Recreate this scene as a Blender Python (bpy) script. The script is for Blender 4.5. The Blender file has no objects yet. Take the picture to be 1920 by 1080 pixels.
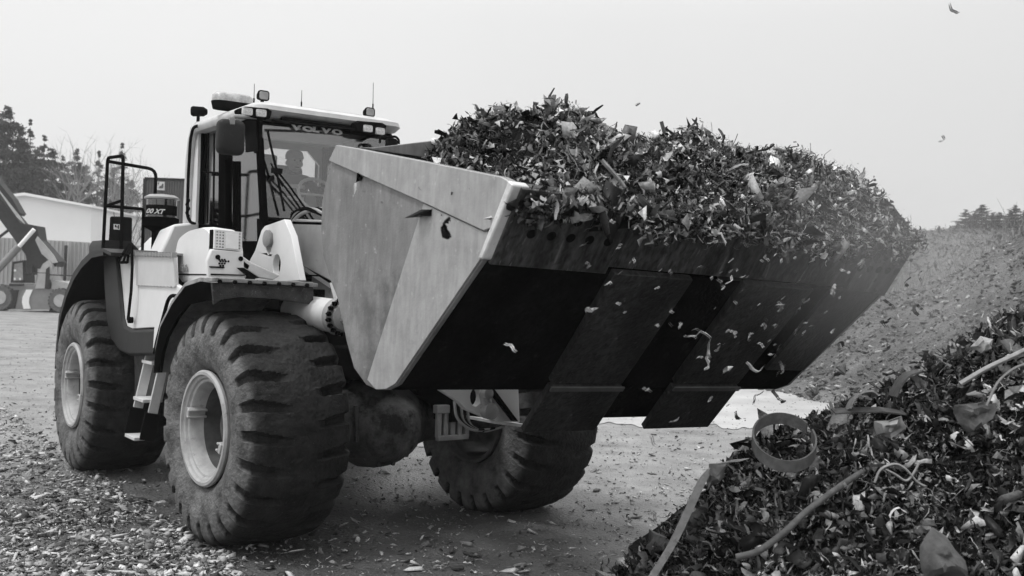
import bpy, bmesh, math, random
import numpy as np
from mathutils import Vector, Matrix, noise
from mathutils.geometry import tessellate_polygon
random.seed(7); rng = np.random.default_rng(7)
R_ = math.radians
scene = bpy.context.scene
COL = scene.collection

# ------------------------------------------------------------------ camera
FPX = 1995.113
CAM = np.array([8.8532207, -5.5497734, 2.2358171])
YAW, PIT, ROL = 2.4713889, 0.0070905, 0.0347601
fw = np.array([math.cos(YAW)*math.cos(PIT), math.sin(YAW)*math.cos(PIT), math.sin(PIT)])
_r = np.cross(fw, [0, 0, 1]); _r /= np.linalg.norm(_r); _u = np.cross(_r, fw)
cr = math.cos(ROL)*_r + math.sin(ROL)*_u
cu = -math.sin(ROL)*_r + math.cos(ROL)*_u
cd = bpy.data.cameras.new('camera'); cam = bpy.data.objects.new('camera', cd); COL.objects.link(cam)
cd.sensor_width = 36; cd.lens = 36*FPX/1920; cd.clip_start = .1; cd.clip_end = 3000
cd.dof.use_dof = True; cd.dof.focus_distance = 9.5; cd.dof.aperture_fstop = 3.2
M = Matrix(((cr[0], cu[0], -fw[0], CAM[0]), (cr[1], cu[1], -fw[1], CAM[1]), (cr[2], cu[2], -fw[2], CAM[2]), (0, 0, 0, 1)))
cam.matrix_world = M
scene.camera = cam
scene.render.resolution_x = 1920; scene.render.resolution_y = 1080

# ------------------------------------------------------------------ sky, sun, exposure
SUN_EL, SUN_AZ = R_(63), math.atan2(-.9, -.35)       # direction TO the sun in the xy plane
w = bpy.data.worlds.new('World'); scene.world = w; w.use_nodes = True
nt = w.node_tree; nt.nodes.clear()
out = nt.nodes.new('ShaderNodeOutputWorld'); bg = nt.nodes.new('ShaderNodeBackground')
sky = nt.nodes.new('ShaderNodeTexSky'); sky.sky_type = 'NISHITA'; sky.sun_disc = False
sky.sun_elevation = SUN_EL; sky.sun_rotation = math.pi/2 - SUN_AZ; sky.dust_density = 4; sky.air_density = 1
bw = nt.nodes.new('ShaderNodeRGBToBW')
mx = nt.nodes.new('ShaderNodeMix'); mx.data_type = 'RGBA'; mx.inputs[0].default_value = .86   # overcast: cloud sheet evens the sky out
tc = nt.nodes.new('ShaderNodeTexCoord'); sx = nt.nodes.new('ShaderNodeSeparateXYZ')
rp = nt.nodes.new('ShaderNodeValToRGB')
rp.color_ramp.elements[0].position = 0.0; rp.color_ramp.elements[0].color = (.38, .38, .38, 1)
rp.color_ramp.elements[1].position = .9; rp.color_ramp.elements[1].color = (1, 1, 1, 1)      # overcast sky: zenith about 2.5 times the horizon
e_ = rp.color_ramp.elements.new(.25); e_.color = (.46, .46, .46, 1)
nz = nt.nodes.new('ShaderNodeTexNoise'); nz.inputs['Scale'].default_value = 1.6; nz.inputs['Detail'].default_value = 3
mr = nt.nodes.new('ShaderNodeMapRange'); mr.inputs[3].default_value = 16.5; mr.inputs[4].default_value = 19.0
ml = nt.nodes.new('ShaderNodeMath'); ml.operation = 'MULTIPLY'
L = nt.links.new
L(sky.outputs[0], bw.inputs[0]); L(tc.outputs['Generated'], sx.inputs[0]); L(sx.outputs[2], rp.inputs[0])
L(tc.outputs['Generated'], nz.inputs['Vector']); L(nz.outputs[0], mr.inputs[0])
dt = nt.nodes.new('ShaderNodeVectorMath'); dt.operation = 'DOT_PRODUCT'; dt.inputs[1].default_value = (.62, .78, 0)   # the cloud sheet is a little thicker to one side
L(tc.outputs['Generated'], dt.inputs[0]); ms = nt.nodes.new('ShaderNodeMapRange'); ms.inputs[1].default_value = -.5; ms.inputs[2].default_value = .5; ms.inputs[3].default_value = 1.03; ms.inputs[4].default_value = .86
L(dt.outputs['Value'], ms.inputs[0]); m3 = nt.nodes.new('ShaderNodeMath'); m3.operation = 'MULTIPLY'; L(ms.outputs[0], m3.inputs[0]); L(mr.outputs[0], m3.inputs[1])
L(rp.outputs[0], ml.inputs[0]); L(m3.outputs[0], ml.inputs[1])
L(bw.outputs[0], mx.inputs[6]); L(ml.outputs[0], mx.inputs[7]); L(mx.outputs[2], bg.inputs[0])
bg.inputs[1].default_value = .10; L(bg.outputs[0], out.inputs[0])
sl = bpy.data.lights.new('sun', 'SUN'); sl.energy = 1.5; sl.angle = R_(10)
so = bpy.data.objects.new('sun', sl); COL.objects.link(so)
sd = Vector((math.cos(SUN_AZ)*math.cos(SUN_EL), math.sin(SUN_AZ)*math.cos(SUN_EL), math.sin(SUN_EL)))
so.rotation_euler = sd.to_track_quat('Z', 'Y').to_euler(); so.location = (0, -20, 30)
vs = scene.view_settings; vs.view_transform = 'Standard'; vs.look = 'None'; vs.gamma = 1; vs.use_curve_mapping = False
vs.exposure = 0.28
scene.cycles.volume_step_rate = 4; scene.cycles.volume_max_steps = 64
scene.cycles.max_bounces = 6; scene.cycles.transparent_max_bounces = 12

# ------------------------------------------------------------------ measuring: pixels of the 1920x1080 picture to points on real planes
WB, TRK, TW = 4.1363, 2.8574, .9588
DEL = -0.0591976
JN = np.array([-WB/2, 0, 0])
RR = np.array([[math.cos(DEL), -math.sin(DEL), 0], [math.sin(DEL), math.cos(DEL), 0], [0, 0, 1.]])
def ray(x, y): return fw + cr*(x-960)/FPX - cu*(y-540)/FPX
def px(x, y, ax, v, rear=False):
    d = ray(x, y); c = CAM
    if rear: d = RR.T @ d; c = RR.T @ (CAM-JN) + JN
    return c + (v-c[ax])/d[ax]*d
fH = np.array([fw[0], fw[1], 0]); fH /= np.linalg.norm(fH); rH = np.cross(fH, [0, 0, 1.])
UP = np.array([0, 0, 1.])
def bgp(x, y, D):                       # point at horizontal distance D in front of the camera
    d = ray(x, y); return CAM + d*(D/(d@fH))
def gnd(x, y, z=0): return px(x, y, 2, z)

# ------------------------------------------------------------------ materials
def mat(name, v, rough=.6, metal=0., var=.25, scale=6., bump=.1, bscale=40., stretch=(1, 1, 1), dark=None, dscale=2.5, damt=.5, light=None, lscale=30., lamt=.62, spec=.5, detail=6, scratch=0.):
    m = bpy.data.materials.new(name); m.use_nodes = True
    t = m.node_tree; b = t.nodes['Principled BSDF']; ln = t.links.new
    co = t.nodes.new('ShaderNodeTexCoord'); mp = t.nodes.new('ShaderNodeMapping'); mp.inputs['Scale'].default_value = stretch
    ln(co.outputs['Object'], mp.inputs[0])
    n1 = t.nodes.new('ShaderNodeTexNoise'); n1.inputs['Scale'].default_value = scale; n1.inputs['Detail'].default_value = detail
    n1.inputs['Roughness'].default_value = .65
    ln(mp.outputs[0], n1.inputs[0])
    r1 = t.nodes.new('ShaderNodeMapRange'); r1.inputs[1].default_value = .3; r1.inputs[2].default_value = .7
    r1.inputs[3].default_value = v*(1-var); r1.inputs[4].default_value = v*(1+var)
    ln(n1.outputs[0], r1.inputs[0]); last = r1.outputs[0]
    def layer(last, sc, lo, hi, val, src):
        n = t.nodes.new('ShaderNodeTexNoise'); n.inputs['Scale'].default_value = sc; n.inputs['Detail'].default_value = 8
        n.inputs['Roughness'].default_value = .7
        ln(src, n.inputs[0])
        r = t.nodes.new('ShaderNodeMapRange'); r.inputs[1].default_value = lo; r.inputs[2].default_value = hi
        ln(n.outputs[0], r.inputs[0])
        x = t.nodes.new('ShaderNodeMix'); x.data_type = 'FLOAT'; ln(r.outputs[0], x.inputs[0]); ln(last, x.inputs[2]); x.inputs[3].default_value = val
        return x.outputs[0]
    if scratch:                            # fine directional scoring
        m2 = t.nodes.new('ShaderNodeMapping'); m2.inputs['Rotation'].default_value = (0, R_(-50), 0); m2.inputs['Scale'].default_value = (9, 9, 1.6); ln(co.outputs['Object'], m2.inputs[0])
        ns_ = t.nodes.new('ShaderNodeTexNoise'); ns_.inputs['Scale'].default_value = 3; ns_.inputs['Detail'].default_value = 8; ns_.inputs['Distortion'].default_value = .4; ln(m2.outputs[0], ns_.inputs[0])
        rs_ = t.nodes.new('ShaderNodeMapRange'); rs_.inputs[1].default_value = .3; rs_.inputs[2].default_value = .7; rs_.inputs[3].default_value = 1-scratch; rs_.inputs[4].default_value = 1+scratch; ln(ns_.outputs[0], rs_.inputs[0])
        ks_ = t.nodes.new('ShaderNodeMath'); ks_.operation = 'MULTIPLY'; ln(last, ks_.inputs[0]); ln(rs_.outputs[0], ks_.inputs[1]); last = ks_.outputs[0]
    if dark is not None: last = layer(last, dscale, damt, damt+.12, dark, co.outputs['Object'])
    if light is not None: last = layer(last, lscale, lamt, lamt+.08, light, mp.outputs[0])
    cb = t.nodes.new('ShaderNodeCombineColor')
    for i in range(3): ln(last, cb.inputs[i])
    ln(cb.outputs[0], b.inputs['Base Color'])
    b.inputs['Metallic'].default_value = metal
    b.inputs['Specular IOR Level'].default_value = spec if v > .12 else (min(spec, .13) if v > .015 else 0)
    r2 = t.nodes.new('ShaderNodeMapRange'); r2.inputs[3].default_value = max(.05, rough-.12); r2.inputs[4].default_value = min(1, rough+.12)
    ln(n1.outputs[0], r2.inputs[0]); ln(r2.outputs[0], b.inputs['Roughness'])
    if bump:
        n2 = t.nodes.new('ShaderNodeTexNoise'); n2.inputs['Scale'].default_value = bscale; n2.inputs['Detail'].default_value = 6
        ln(mp.outputs[0], n2.inputs[0])
        bp = t.nodes.new('ShaderNodeBump'); bp.inputs['Strength'].default_value = bump; bp.inputs['Distance'].default_value = .02
        ln(n2.outputs[0], bp.inputs['Height']); ln(bp.outputs[0], b.inputs['Normal'])
    return m
def glass(name, tint=.9, spec=.12):
    m = bpy.data.materials.new(name); m.use_nodes = True; t = m.node_tree; t.nodes.clear()
    o = t.nodes.new('ShaderNodeOutputMaterial'); a = t.nodes.new('ShaderNodeBsdfTransparent'); g = t.nodes.new('ShaderNodeBsdfGlossy')
    a.inputs[0].default_value = (tint,)*3+(1,); g.inputs['Roughness'].default_value = .05; g.inputs[0].default_value = (1, 1, 1, 1)
    fr = t.nodes.new('ShaderNodeFresnel'); fr.inputs[0].default_value = 1.5
    ad = t.nodes.new('ShaderNodeMath'); ad.operation = 'ADD'; ad.inputs[1].default_value = spec; ad.use_clamp = True
    x = t.nodes.new('ShaderNodeMixShader'); t.links.new(fr.outputs[0], ad.inputs[0]); t.links.new(ad.outputs[0], x.inputs[0])
    t.links.new(a.outputs[0], x.inputs[1]); t.links.new(g.outputs[0], x.inputs[2]); t.links.new(x.outputs[0], o.inputs[0]); return m
def mat_attr(name, rough=.65, mul=1., bump=.3, bs=60):   # colour of each scrap piece stored on its faces
    m = bpy.data.materials.new(name); m.use_nodes = True; t = m.node_tree; b = t.nodes['Principled BSDF']; ln = t.links.new
    a = t.nodes.new('ShaderNodeAttribute'); a.attribute_name = 'tone'
    n = t.nodes.new('ShaderNodeTexNoise'); n.inputs['Scale'].default_value = bs; n.inputs['Detail'].default_value = 5
    co = t.nodes.new('ShaderNodeTexCoord'); ln(co.outputs['Object'], n.inputs[0])
    r = t.nodes.new('ShaderNodeMapRange'); r.inputs[3].default_value = .35*mul; r.inputs[4].default_value = 1.65*mul; ln(n.outputs[0], r.inputs[0])
    k = t.nodes.new('ShaderNodeMath'); k.operation = 'MULTIPLY'; ln(a.outputs['Fac'], k.inputs[0]); ln(r.outputs[0], k.inputs[1])
    cb = t.nodes.new('ShaderNodeCombineColor')
    for i in range(3): ln(k.outputs[0], cb.inputs[i])
    ln(cb.outputs[0], b.inputs['Base Color']); b.inputs['Roughness'].default_value = rough; b.inputs['Specular IOR Level'].default_value = .18
    bp = t.nodes.new('ShaderNodeBump'); bp.inputs['Strength'].default_value = bump; bp.inputs['Distance'].default_value = .01
    ln(n.outputs[0], bp.inputs['Height']); ln(bp.outputs[0], b.inputs['Normal']); return m

MT = {}
MT['white'] = mat('pale paint', .66, .42, var=.06, scale=3, bump=.05, bscale=20, dark=.25, dscale=9, damt=.70, light=.45, lscale=70, lamt=.7)
MT['whited'] = mat('dusty pale paint', .50, .5, var=.15, scale=5, bump=.06, dark=.22, dscale=14, damt=.64)
MT['grey'] = mat('grey steel', .26, .5, var=.25, scale=4, bump=.08, dark=.12, dscale=5, damt=.6)
MT['boom'] = mat('worn grey arm paint', .27, .5, var=.22, scale=3, bump=.05, dark=.12, dscale=3, damt=.6)
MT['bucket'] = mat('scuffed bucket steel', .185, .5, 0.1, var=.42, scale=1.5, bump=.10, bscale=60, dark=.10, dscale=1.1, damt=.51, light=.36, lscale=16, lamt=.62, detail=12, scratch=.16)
MT['bucket2'] = mat('polished bucket steel', .31, .42, 0.15, var=.2, scale=5, bump=.08, bscale=60, dark=.22, dscale=2.5, damt=.58, light=.46, lscale=18, lamt=.62, detail=12, scratch=.12)
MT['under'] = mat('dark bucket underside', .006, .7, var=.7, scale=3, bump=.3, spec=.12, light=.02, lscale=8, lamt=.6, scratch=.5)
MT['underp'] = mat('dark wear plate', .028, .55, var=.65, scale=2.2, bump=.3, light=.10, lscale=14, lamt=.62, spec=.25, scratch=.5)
MT['lip'] = mat('worn cutting edge', .052, .42, .2, scratch=.6, var=.6, scale=7, bump=.15, light=.16, lscale=10, lamt=.6, stretch=(.5, 2.2, .5))
MT['edge'] = mat('bright worn edge', .62, .42, .2, var=.15, scale=10, bump=.2, dark=.3, dscale=12, damt=.6)
MT['black'] = mat('black plastic', .009, .45, var=.3, bump=.06)
MT['blackm'] = mat('black steel', .003, .6, var=.4, bump=.1)
MT['dark'] = mat('near black matte', .007, .9, var=.5, bump=.2, spec=.15)
MT['fender'] = mat('dark grey fender plastic', .021, .5, var=.3, scale=4, bump=.08, light=.07, lscale=26, lamt=.64)
MT['mudf'] = mat('mud splashed fender', .05, .6, var=.6, scale=6, bump=.4, bscale=60, light=.22, lscale=34, lamt=.60)
MT['fendertop'] = mat('dusty fender top', .25, .7, var=.4, scale=8, bump=.3, dark=.08, dscale=9, damt=.56)
MT['diff'] = mat('grimy axle casting', .10, .55, var=.6, scale=4, bump=.4, dark=.02, dscale=3, damt=.5)
MT['lamp'] = mat('lamp lens', .55, .12, var=.4, scale=60, bump=.3, bscale=90)
MT['chrome'] = mat('bright metal', .6, .25, .9, var=.2, bump=0)
MT['rim'] = mat('dusty rim paint', .33, .55, var=.22, scale=8, bump=.12, dark=.16, dscale=10, damt=.58)
MT['rimd'] = mat('dusty inner rim', .085, .65, var=.3, scale=8, bump=.12, dark=.09, dscale=6, damt=.55)
MT['glass'] = glass('clear glass', .90, .10); MT['glassd'] = glass('dark glass', .16, .10)
MT['inter'] = mat('cab lining', .42, .8, var=.1, bump=.05)
MT['writing'] = mat('pale lettering', .6, .4, var=.03, bump=0)
MT['letter'] = mat('dull letter metal', .42, .5, var=.1, bump=0)
MT['greyw'] = mat('grey lettering', .3, .5, var=.05, bump=0)
def tyre_mat():
    m = mat('dusty rubber', .025, .8, var=.6, scale=7, bump=1., bscale=30, light=.13, lscale=52, lamt=.63, dark=.012, dscale=4, damt=.55, spec=.2)
    # the flanks carry dried dust, the tread is dark
    t = m.node_tree; b = t.nodes['Principled BSDF']; a = t.nodes.new('ShaderNodeAttribute'); a.attribute_name = 'dust'
    n = t.nodes.new('ShaderNodeTexNoise'); n.inputs['Scale'].default_value = 5; n.inputs['Detail'].default_value = 9; n.inputs['Roughness'].default_value = .7
    n3 = t.nodes.new('ShaderNodeTexNoise'); n3.inputs['Scale'].default_value = 22; n3.inputs['Detail'].default_value = 4
    co = t.nodes.new('ShaderNodeTexCoord'); t.links.new(co.outputs['Object'], n.inputs[0]); t.links.new(co.outputs['Object'], n3.inputs[0])
    r = t.nodes.new('ShaderNodeMapRange'); r.inputs[1].default_value = .28; r.inputs[2].default_value = .72; r.inputs[3].default_value = .05; r.inputs[4].default_value = 1.0
    t.links.new(n.outputs[0], r.inputs[0])
    k = t.nodes.new('ShaderNodeMath'); k.operation = 'MULTIPLY'; t.links.new(a.outputs['Fac'], k.inputs[0]); t.links.new(r.outputs[0], k.inputs[1])
    x = t.nodes.new('ShaderNodeMix'); x.data_type = 'RGBA'; old = b.inputs['Base Color'].links[0].from_socket
    t.links.new(k.outputs[0], x.inputs[0]); t.links.new(old, x.inputs[6]); x.inputs[7].default_value = (.20, .20, .20, 1)
    t.links.new(x.outputs[2], b.inputs['Base Color']); return m
MT['tyre'] = tyre_mat()

# ------------------------------------------------------------------ mesh building
WL = {}                                   # world location of each object made here
class MB:
    def __init__(s): s.v = []; s.f = []; s.m = []
    def add(s, vs_, fs, mi=0):
        o = len(s.v); s.v += [tuple(map(float, p)) for p in vs_]; s.f += [tuple(i+o for i in f) for f in fs]; s.m += [mi]*len(fs); return s
    def box(s, c, d, rot=None, mi=0, ax=None):
        c = np.array(c, float); d = np.array(d, float)/2
        A = np.eye(3) if ax is None else np.array(ax, float)
        if rot is not None: A = np.array(rot.to_matrix()).T
        P = [c + A[0]*d[0]*i + A[1]*d[1]*j + A[2]*d[2]*k for i in (-1, 1) for j in (-1, 1) for k in (-1, 1)]
        return s.add(P, [(0, 1, 3, 2), (4, 6, 7, 5), (0, 4, 5, 1), (2, 3, 7, 6), (0, 2, 6, 4), (1, 5, 7, 3)], mi)
    def slab(s, pts, vec, mi=0, holes=()):
        pts = [np.array(p, float) for p in pts]; vec = np.array(vec, float); n = len(pts)
        if not holes:
            s.add(pts+[p+vec for p in pts], [tuple(range(n))[::-1], tuple(range(n, 2*n))]+[(i, (i+1) % n, (i+1) % n+n, i+n) for i in range(n)], mi)
        else:
            loops = [pts]+[[np.array(p, float) for p in h] for h in holes]
            tr = tessellate_polygon([[Vector(p) for p in l] for l in loops])
            flat = [p for l in loops for p in l]; N = len(flat)
            fs = [tuple(t) for t in tr]+[tuple(i+N for i in t)[::-1] for t in tr]; o = 0
            for l in loops:
                k = len(l); fs += [(o+i, o+(i+1) % k, o+(i+1) % k+N, o+i+N) for i in range(k)]; o += k
            s.add(flat+[p+vec for p in flat], fs, mi)
        return s
    def loft(s, rings, closed=True, caps=True, mi=0):
        n = len(rings[0]); k = len(rings); fs = []
        for i in range(k-1):
            for j in range(n if closed else n-1):
                a, b = i*n+j, i*n+(j+1) % n; fs.append((a, b, b+n, a+n))
        if caps and closed: fs += [tuple(range(n))[::-1], tuple(range((k-1)*n, k*n))]
        return s.add([p for r in rings for p in r], fs, mi)
    def tube(s, pts, r, n=8, mi=0, caps=True):
        pts = [np.array(p, float) for p in pts]; rs = r if isinstance(r, (list, tuple)) else [r]*len(pts)
        up = None; rings = []
        for i, p in enumerate(pts):
            t = pts[min(i+1, len(pts)-1)]-pts[max(i-1, 0)]; t /= (np.linalg.norm(t)+1e-9)
            if up is None:
                up = np.cross(t, [0, 0, 1] if abs(t[2]) < .9 else [1, 0, 0])
            up = up - t*(up@t); up /= (np.linalg.norm(up)+1e-9); q = np.cross(t, up)
            rings.append([p+rs[i]*(math.cos(a)*up+math.sin(a)*q) for a in np.linspace(0, 2*math.pi, n, endpoint=False)])
        return s.loft(rings, caps=caps, mi=mi)
    def lathe(s, prof, o, ax, n=32, mi=0, caps=True):
        ax = np.array(ax, float); ax /= np.linalg.norm(ax); a = np.cross(ax, [0, 0, 1] if abs(ax[2]) < .9 else [1, 0, 0]); a /= np.linalg.norm(a); b = np.cross(ax, a)
        o = np.array(o, float)
        return s.loft([[o+ax*h+r*(math.cos(t)*a+math.sin(t)*b) for t in np.linspace(0, 2*math.pi, n, endpoint=False)] for r, h in prof], caps=caps, mi=mi)
    def build(s, name, m, parent=None, bevel=0., smooth=35, rear=False, tf=None, keep=False):
        V = np.array(s.v)
        if rear: V = (RR @ (V-JN).T).T + JN
        if tf is not None: V = np.array([tf(p) for p in V])
        c = (V.min(0)+V.max(0))/2 if not keep else np.zeros(3)
        me = bpy.data.meshes.new(name); me.from_pydata((V-c).tolist(), [], s.f); me.validate()
        ms = m if isinstance(m, (list, tuple)) else [m]
        for q in ms: me.materials.append(q)
        if len(ms) > 1 and len(me.polygons) == len(s.m): me.polygons.foreach_set('material_index', s.m)
        bm = bmesh.new(); bm.from_mesh(me); bmesh.ops.recalc_face_normals(bm, faces=bm.faces); bm.to_mesh(me); bm.free()
        if smooth:
            me.shade_smooth(); me.set_sharp_from_angle(angle=R_(smooth))
        ob = bpy.data.objects.new(name, me); COL.objects.link(ob); place(ob, c, parent)
        if bevel:
            b = ob.modifiers.new('bevel', 'BEVEL'); b.width = bevel; b.segments = 2; b.limit_method = 'ANGLE'; b.angle_limit = R_(40)
        return ob
def place(ob, c, parent=None):
    WL[ob] = np.array(c, float)
    if parent is not None: ob.parent = parent; ob.location = WL[ob]-WL[parent]
    else: ob.location = c
def empty(name, loc):
    o = bpy.data.objects.new(name, None); COL.objects.link(o); o.empty_display_size = .3; place(o, loc); return o
def tag(o, label=None, cat=None, group=None, kind=None):
    if label: o['label'] = label
    if cat: o['category'] = cat
    if group: o['group'] = group
    if kind: o['kind'] = kind
    return o
def fillet(pts, rad, n=4):
    pts = [np.array(p, float) for p in pts]; o = [pts[0]]
    for a, b, c in zip(pts, pts[1:], pts[2:]):
        u = a-b; v = c-b; lu, lv = np.linalg.norm(u), np.linalg.norm(v); k = min(rad, lu*.45, lv*.45)
        p, q = b+u/lu*k, b+v/lv*k
        for t in np.linspace(0, 1, n+1): o.append((1-t)**2*p+2*t*(1-t)*b+t*t*q)
    o.append(pts[-1]); return o
def rrect(c, u, v, w_, h_, r, n=4):       # rounded rectangle, centre c, axes u v
    o = []; c, u, v = (np.array(q, float) for q in (c, u, v))
    for (sx_, sy_, a0) in ((1, 1, 0), (-1, 1, 90), (-1, -1, 180), (1, -1, 270)):
        for k in range(n+1):
            a = R_(a0+90*k/n); o.append(c+u*(sx_*(w_/2-r)+r*math.cos(a))+v*(sy_*(h_/2-r)+r*math.sin(a)))
    return o
def ellipse(c, u, v, n=20):
    return [np.array(c)+np.array(u)*math.cos(a)+np.array(v)*math.sin(a) for a in np.linspace(0, 2*math.pi, n, endpoint=False)]
def text_mb(txt, origin, u, v, size, depth=.006, shear=0., bold=0., sx=1.):
    cu_ = bpy.data.curves.new('writing', 'FONT'); cu_.body = txt; cu_.size = size; cu_.extrude = depth/2; cu_.shear = shear; cu_.offset = bold; cu_.resolution_u = 3
    ob = bpy.data.objects.new('writing', cu_); COL.objects.link(ob)
    me = bpy.data.meshes.new_from_object(ob); bpy.data.objects.remove(ob)
    u = np.array(u, float); u /= np.linalg.norm(u); v = np.array(v, float); v -= u*(u@v); v /= np.linalg.norm(v); n_ = np.cross(u, v)
    V = [np.array(origin)+u*p.co[0]*sx+v*p.co[1]+n_*p.co[2] for p in me.vertices]
    b = MB(); b.add(V, [tuple(f.vertices) for f in me.polygons]); bpy.data.meshes.remove(me); return b

# ================================================================== GROUND, HILL, BACKDROP
def nmix(x, y, s, seed=0): return noise.noise(Vector((x*s+seed, y*s-seed, seed*.37)))
def ground():
    # one sheet, finer near the camera
    g = MB()
    rs = np.concatenate([np.linspace(0, 30, 121), np.geomspace(31, 285, 40)]); n = 260
    P = [(CAM[0], CAM[1], 0)]
    for r in rs[1:]:
        for a in np.linspace(0, 2*math.pi, n, endpoint=False):
            x, y = CAM[0]+r*math.cos(a), CAM[1]+r*math.sin(a)
            z = 0
            if r < 40:
                z = .018*nmix(x, y, .9)+.012*nmix(x, y, 3.1, 5)
                # wheel ruts running away from the camera on the left
                q = np.array([x, y])-gnd(330, 940)[:2]; dd = np.array(gnd(60, 800)[:2])-gnd(330, 940)[:2]; dd /= np.linalg.norm(dd)
                s_ = abs(q[0]*dd[1]-q[1]*dd[0]); z -= .03*math.exp(-(s_/.35)**2)
                z *= float(np.clip(1-(r-12)/5, 0, 1))
            P.append((x, y, z))
    fs = [(0, 1+(j+1) % n, 1+j)[::-1] for j in range(n)]
    for i in range(len(rs)-2):
        for j in range(n):
            a = 1+i*n+j; b = 1+i*n+(j+1) % n; fs.append((a, a+n, b+n, b))
    g.add(P, fs)
    m = mat('trodden dirt yard', .23, .8, var=.35, scale=1.3, bump=1.0, bscale=26, dark=.12, dscale=.45, damt=.55, light=.50, lscale=34, lamt=.60, detail=12)
    t = m.node_tree; b = t.nodes['Principled BSDF']
    # base colour darkened in a ragged oval ahead of the near front wheel
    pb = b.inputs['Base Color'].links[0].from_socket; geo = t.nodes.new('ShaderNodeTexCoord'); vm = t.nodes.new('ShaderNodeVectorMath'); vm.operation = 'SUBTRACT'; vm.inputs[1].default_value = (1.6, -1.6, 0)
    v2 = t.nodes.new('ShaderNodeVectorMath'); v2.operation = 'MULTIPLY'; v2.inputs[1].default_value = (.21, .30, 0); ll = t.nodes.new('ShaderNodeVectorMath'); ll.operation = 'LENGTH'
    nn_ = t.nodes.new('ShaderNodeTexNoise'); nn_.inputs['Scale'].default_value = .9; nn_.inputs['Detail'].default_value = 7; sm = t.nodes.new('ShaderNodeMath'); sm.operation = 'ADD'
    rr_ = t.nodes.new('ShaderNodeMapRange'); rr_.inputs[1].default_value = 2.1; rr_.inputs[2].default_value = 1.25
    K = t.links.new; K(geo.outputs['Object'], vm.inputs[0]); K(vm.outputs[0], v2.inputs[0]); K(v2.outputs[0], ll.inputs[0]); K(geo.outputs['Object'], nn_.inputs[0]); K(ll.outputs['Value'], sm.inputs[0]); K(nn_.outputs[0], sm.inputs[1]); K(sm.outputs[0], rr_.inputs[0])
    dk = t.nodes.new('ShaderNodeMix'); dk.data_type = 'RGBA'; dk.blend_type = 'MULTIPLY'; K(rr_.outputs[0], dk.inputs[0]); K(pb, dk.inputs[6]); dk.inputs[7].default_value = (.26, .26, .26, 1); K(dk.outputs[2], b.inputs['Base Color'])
    # damp, shiny patches
    n_ = t.nodes.new('ShaderNodeTexNoise'); n_.inputs['Scale'].default_value = .5; n_.inputs['Detail'].default_value = 5
    co = t.nodes.new('ShaderNodeTexCoord'); t.links.new(co.outputs['Object'], n_.inputs[0])
    r = t.nodes.new('ShaderNodeMapRange'); r.inputs[1].default_value = .4; r.inputs[2].default_value = .62; r.inputs[3].default_value = .85; r.inputs[4].default_value = .42
    t.links.new(n_.outputs[0], r.inputs[0]); t.links.new(r.outputs[0], b.inputs['Roughness'])
    bp = [q for q in t.nodes if q.type == 'BUMP'][0]; bp.inputs['Distance'].default_value = .05
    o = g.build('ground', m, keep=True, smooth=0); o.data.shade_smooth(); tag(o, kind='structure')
ground()
def wet_track():                        # damp, pale, shining strip of clay at the foot of the bank
    g = MB(); T1 = []; B1 = []
    for x in np.linspace(1040, 1760, 240):
        yt = 716 if x < 1400 else 716+(x-1400)*.24; T1.append(gnd(x, yt+4*nmix(x, 0, .05), .012)); B1.append(gnd(x, 797+(x-1300)*.02+13*nmix(x, 3, .012)+7*nmix(x, 9, .06), .012))
    g.loft([[a, b] for a, b in zip(T1, B1)], closed=False, caps=False)
    m = mat('wet pale clay', .38, .33, var=.22, scale=.7, bump=.5, bscale=3, dark=.22, dscale=1.1, damt=.60, stretch=(1, 1, 1))
    o = g.build('wet_track', m, keep=True, smooth=0); tag(o, kind='structure')
wet_track()

def hill_z(c, D):
    B = np.interp(c, [900, 1380, 1600, 1920, 2400], [34, 29, 23, 18, 14])
    zc = np.interp(c, [700, 1100, 1400, 1640, 1760, 1920, 2400], [0, .6, 1.6, 2.6, 3.1, 4.5, 6.5])
    x = (D-B)/12
    z = -.35
    if x > 0:
        k = min(1, x); z = zc*(k*k*(3-2*k))**.8-.02
        if x > 1: z = zc - min(1.6, (x-1)*.8)*min(1, zc/2)
    far = np.interp(c, [600, 900, 1300, 1700, 1800, 1920, 2400], [0, 3, 9, 13.6, 14.0, 14.3, 16])
    k = np.clip((D-52)/115, 0, 1); z = max(z, z*0+far*(k*k*(3-2*k)) if D > 52 else -9)
    if D > B: z += .20*nmix(c*.02, D, .5)+.05*nmix(c*.05, D, 1.7)+(.5*nmix(c*.01, D*.05, 1) if D > 55 else 0)
    return z
def hpoint(c, D):
    P = bgp(c, 560, D); return np.array([P[0], P[1], hill_z(c, D)])
def hill():
    cs = np.linspace(600, 2700, 300); Ds = np.concatenate([np.linspace(12, 60, 150), np.geomspace(61, 260, 60)])
    P = [hpoint(c, D) for D in Ds for c in cs]; n = len(cs)
    g = MB(); g.add(P, [(i*n+j, i*n+j+1, (i+1)*n+j+1, (i+1)*n+j) for i in range(len(Ds)-1) for j in range(n-1)])
    m = mat('rough earth bank', .12, .9, var=.45, scale=1.1, bump=1, bscale=7, dark=.08, dscale=.35, damt=.5, light=.34, lscale=9, lamt=.62, detail=12)
    [q for q in m.node_tree.nodes if q.type == 'BUMP'][0].inputs['Distance'].default_value = .12
    tag(g.build('hill', m, smooth=0, keep=True), kind='structure').data.shade_smooth()
hill()

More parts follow.
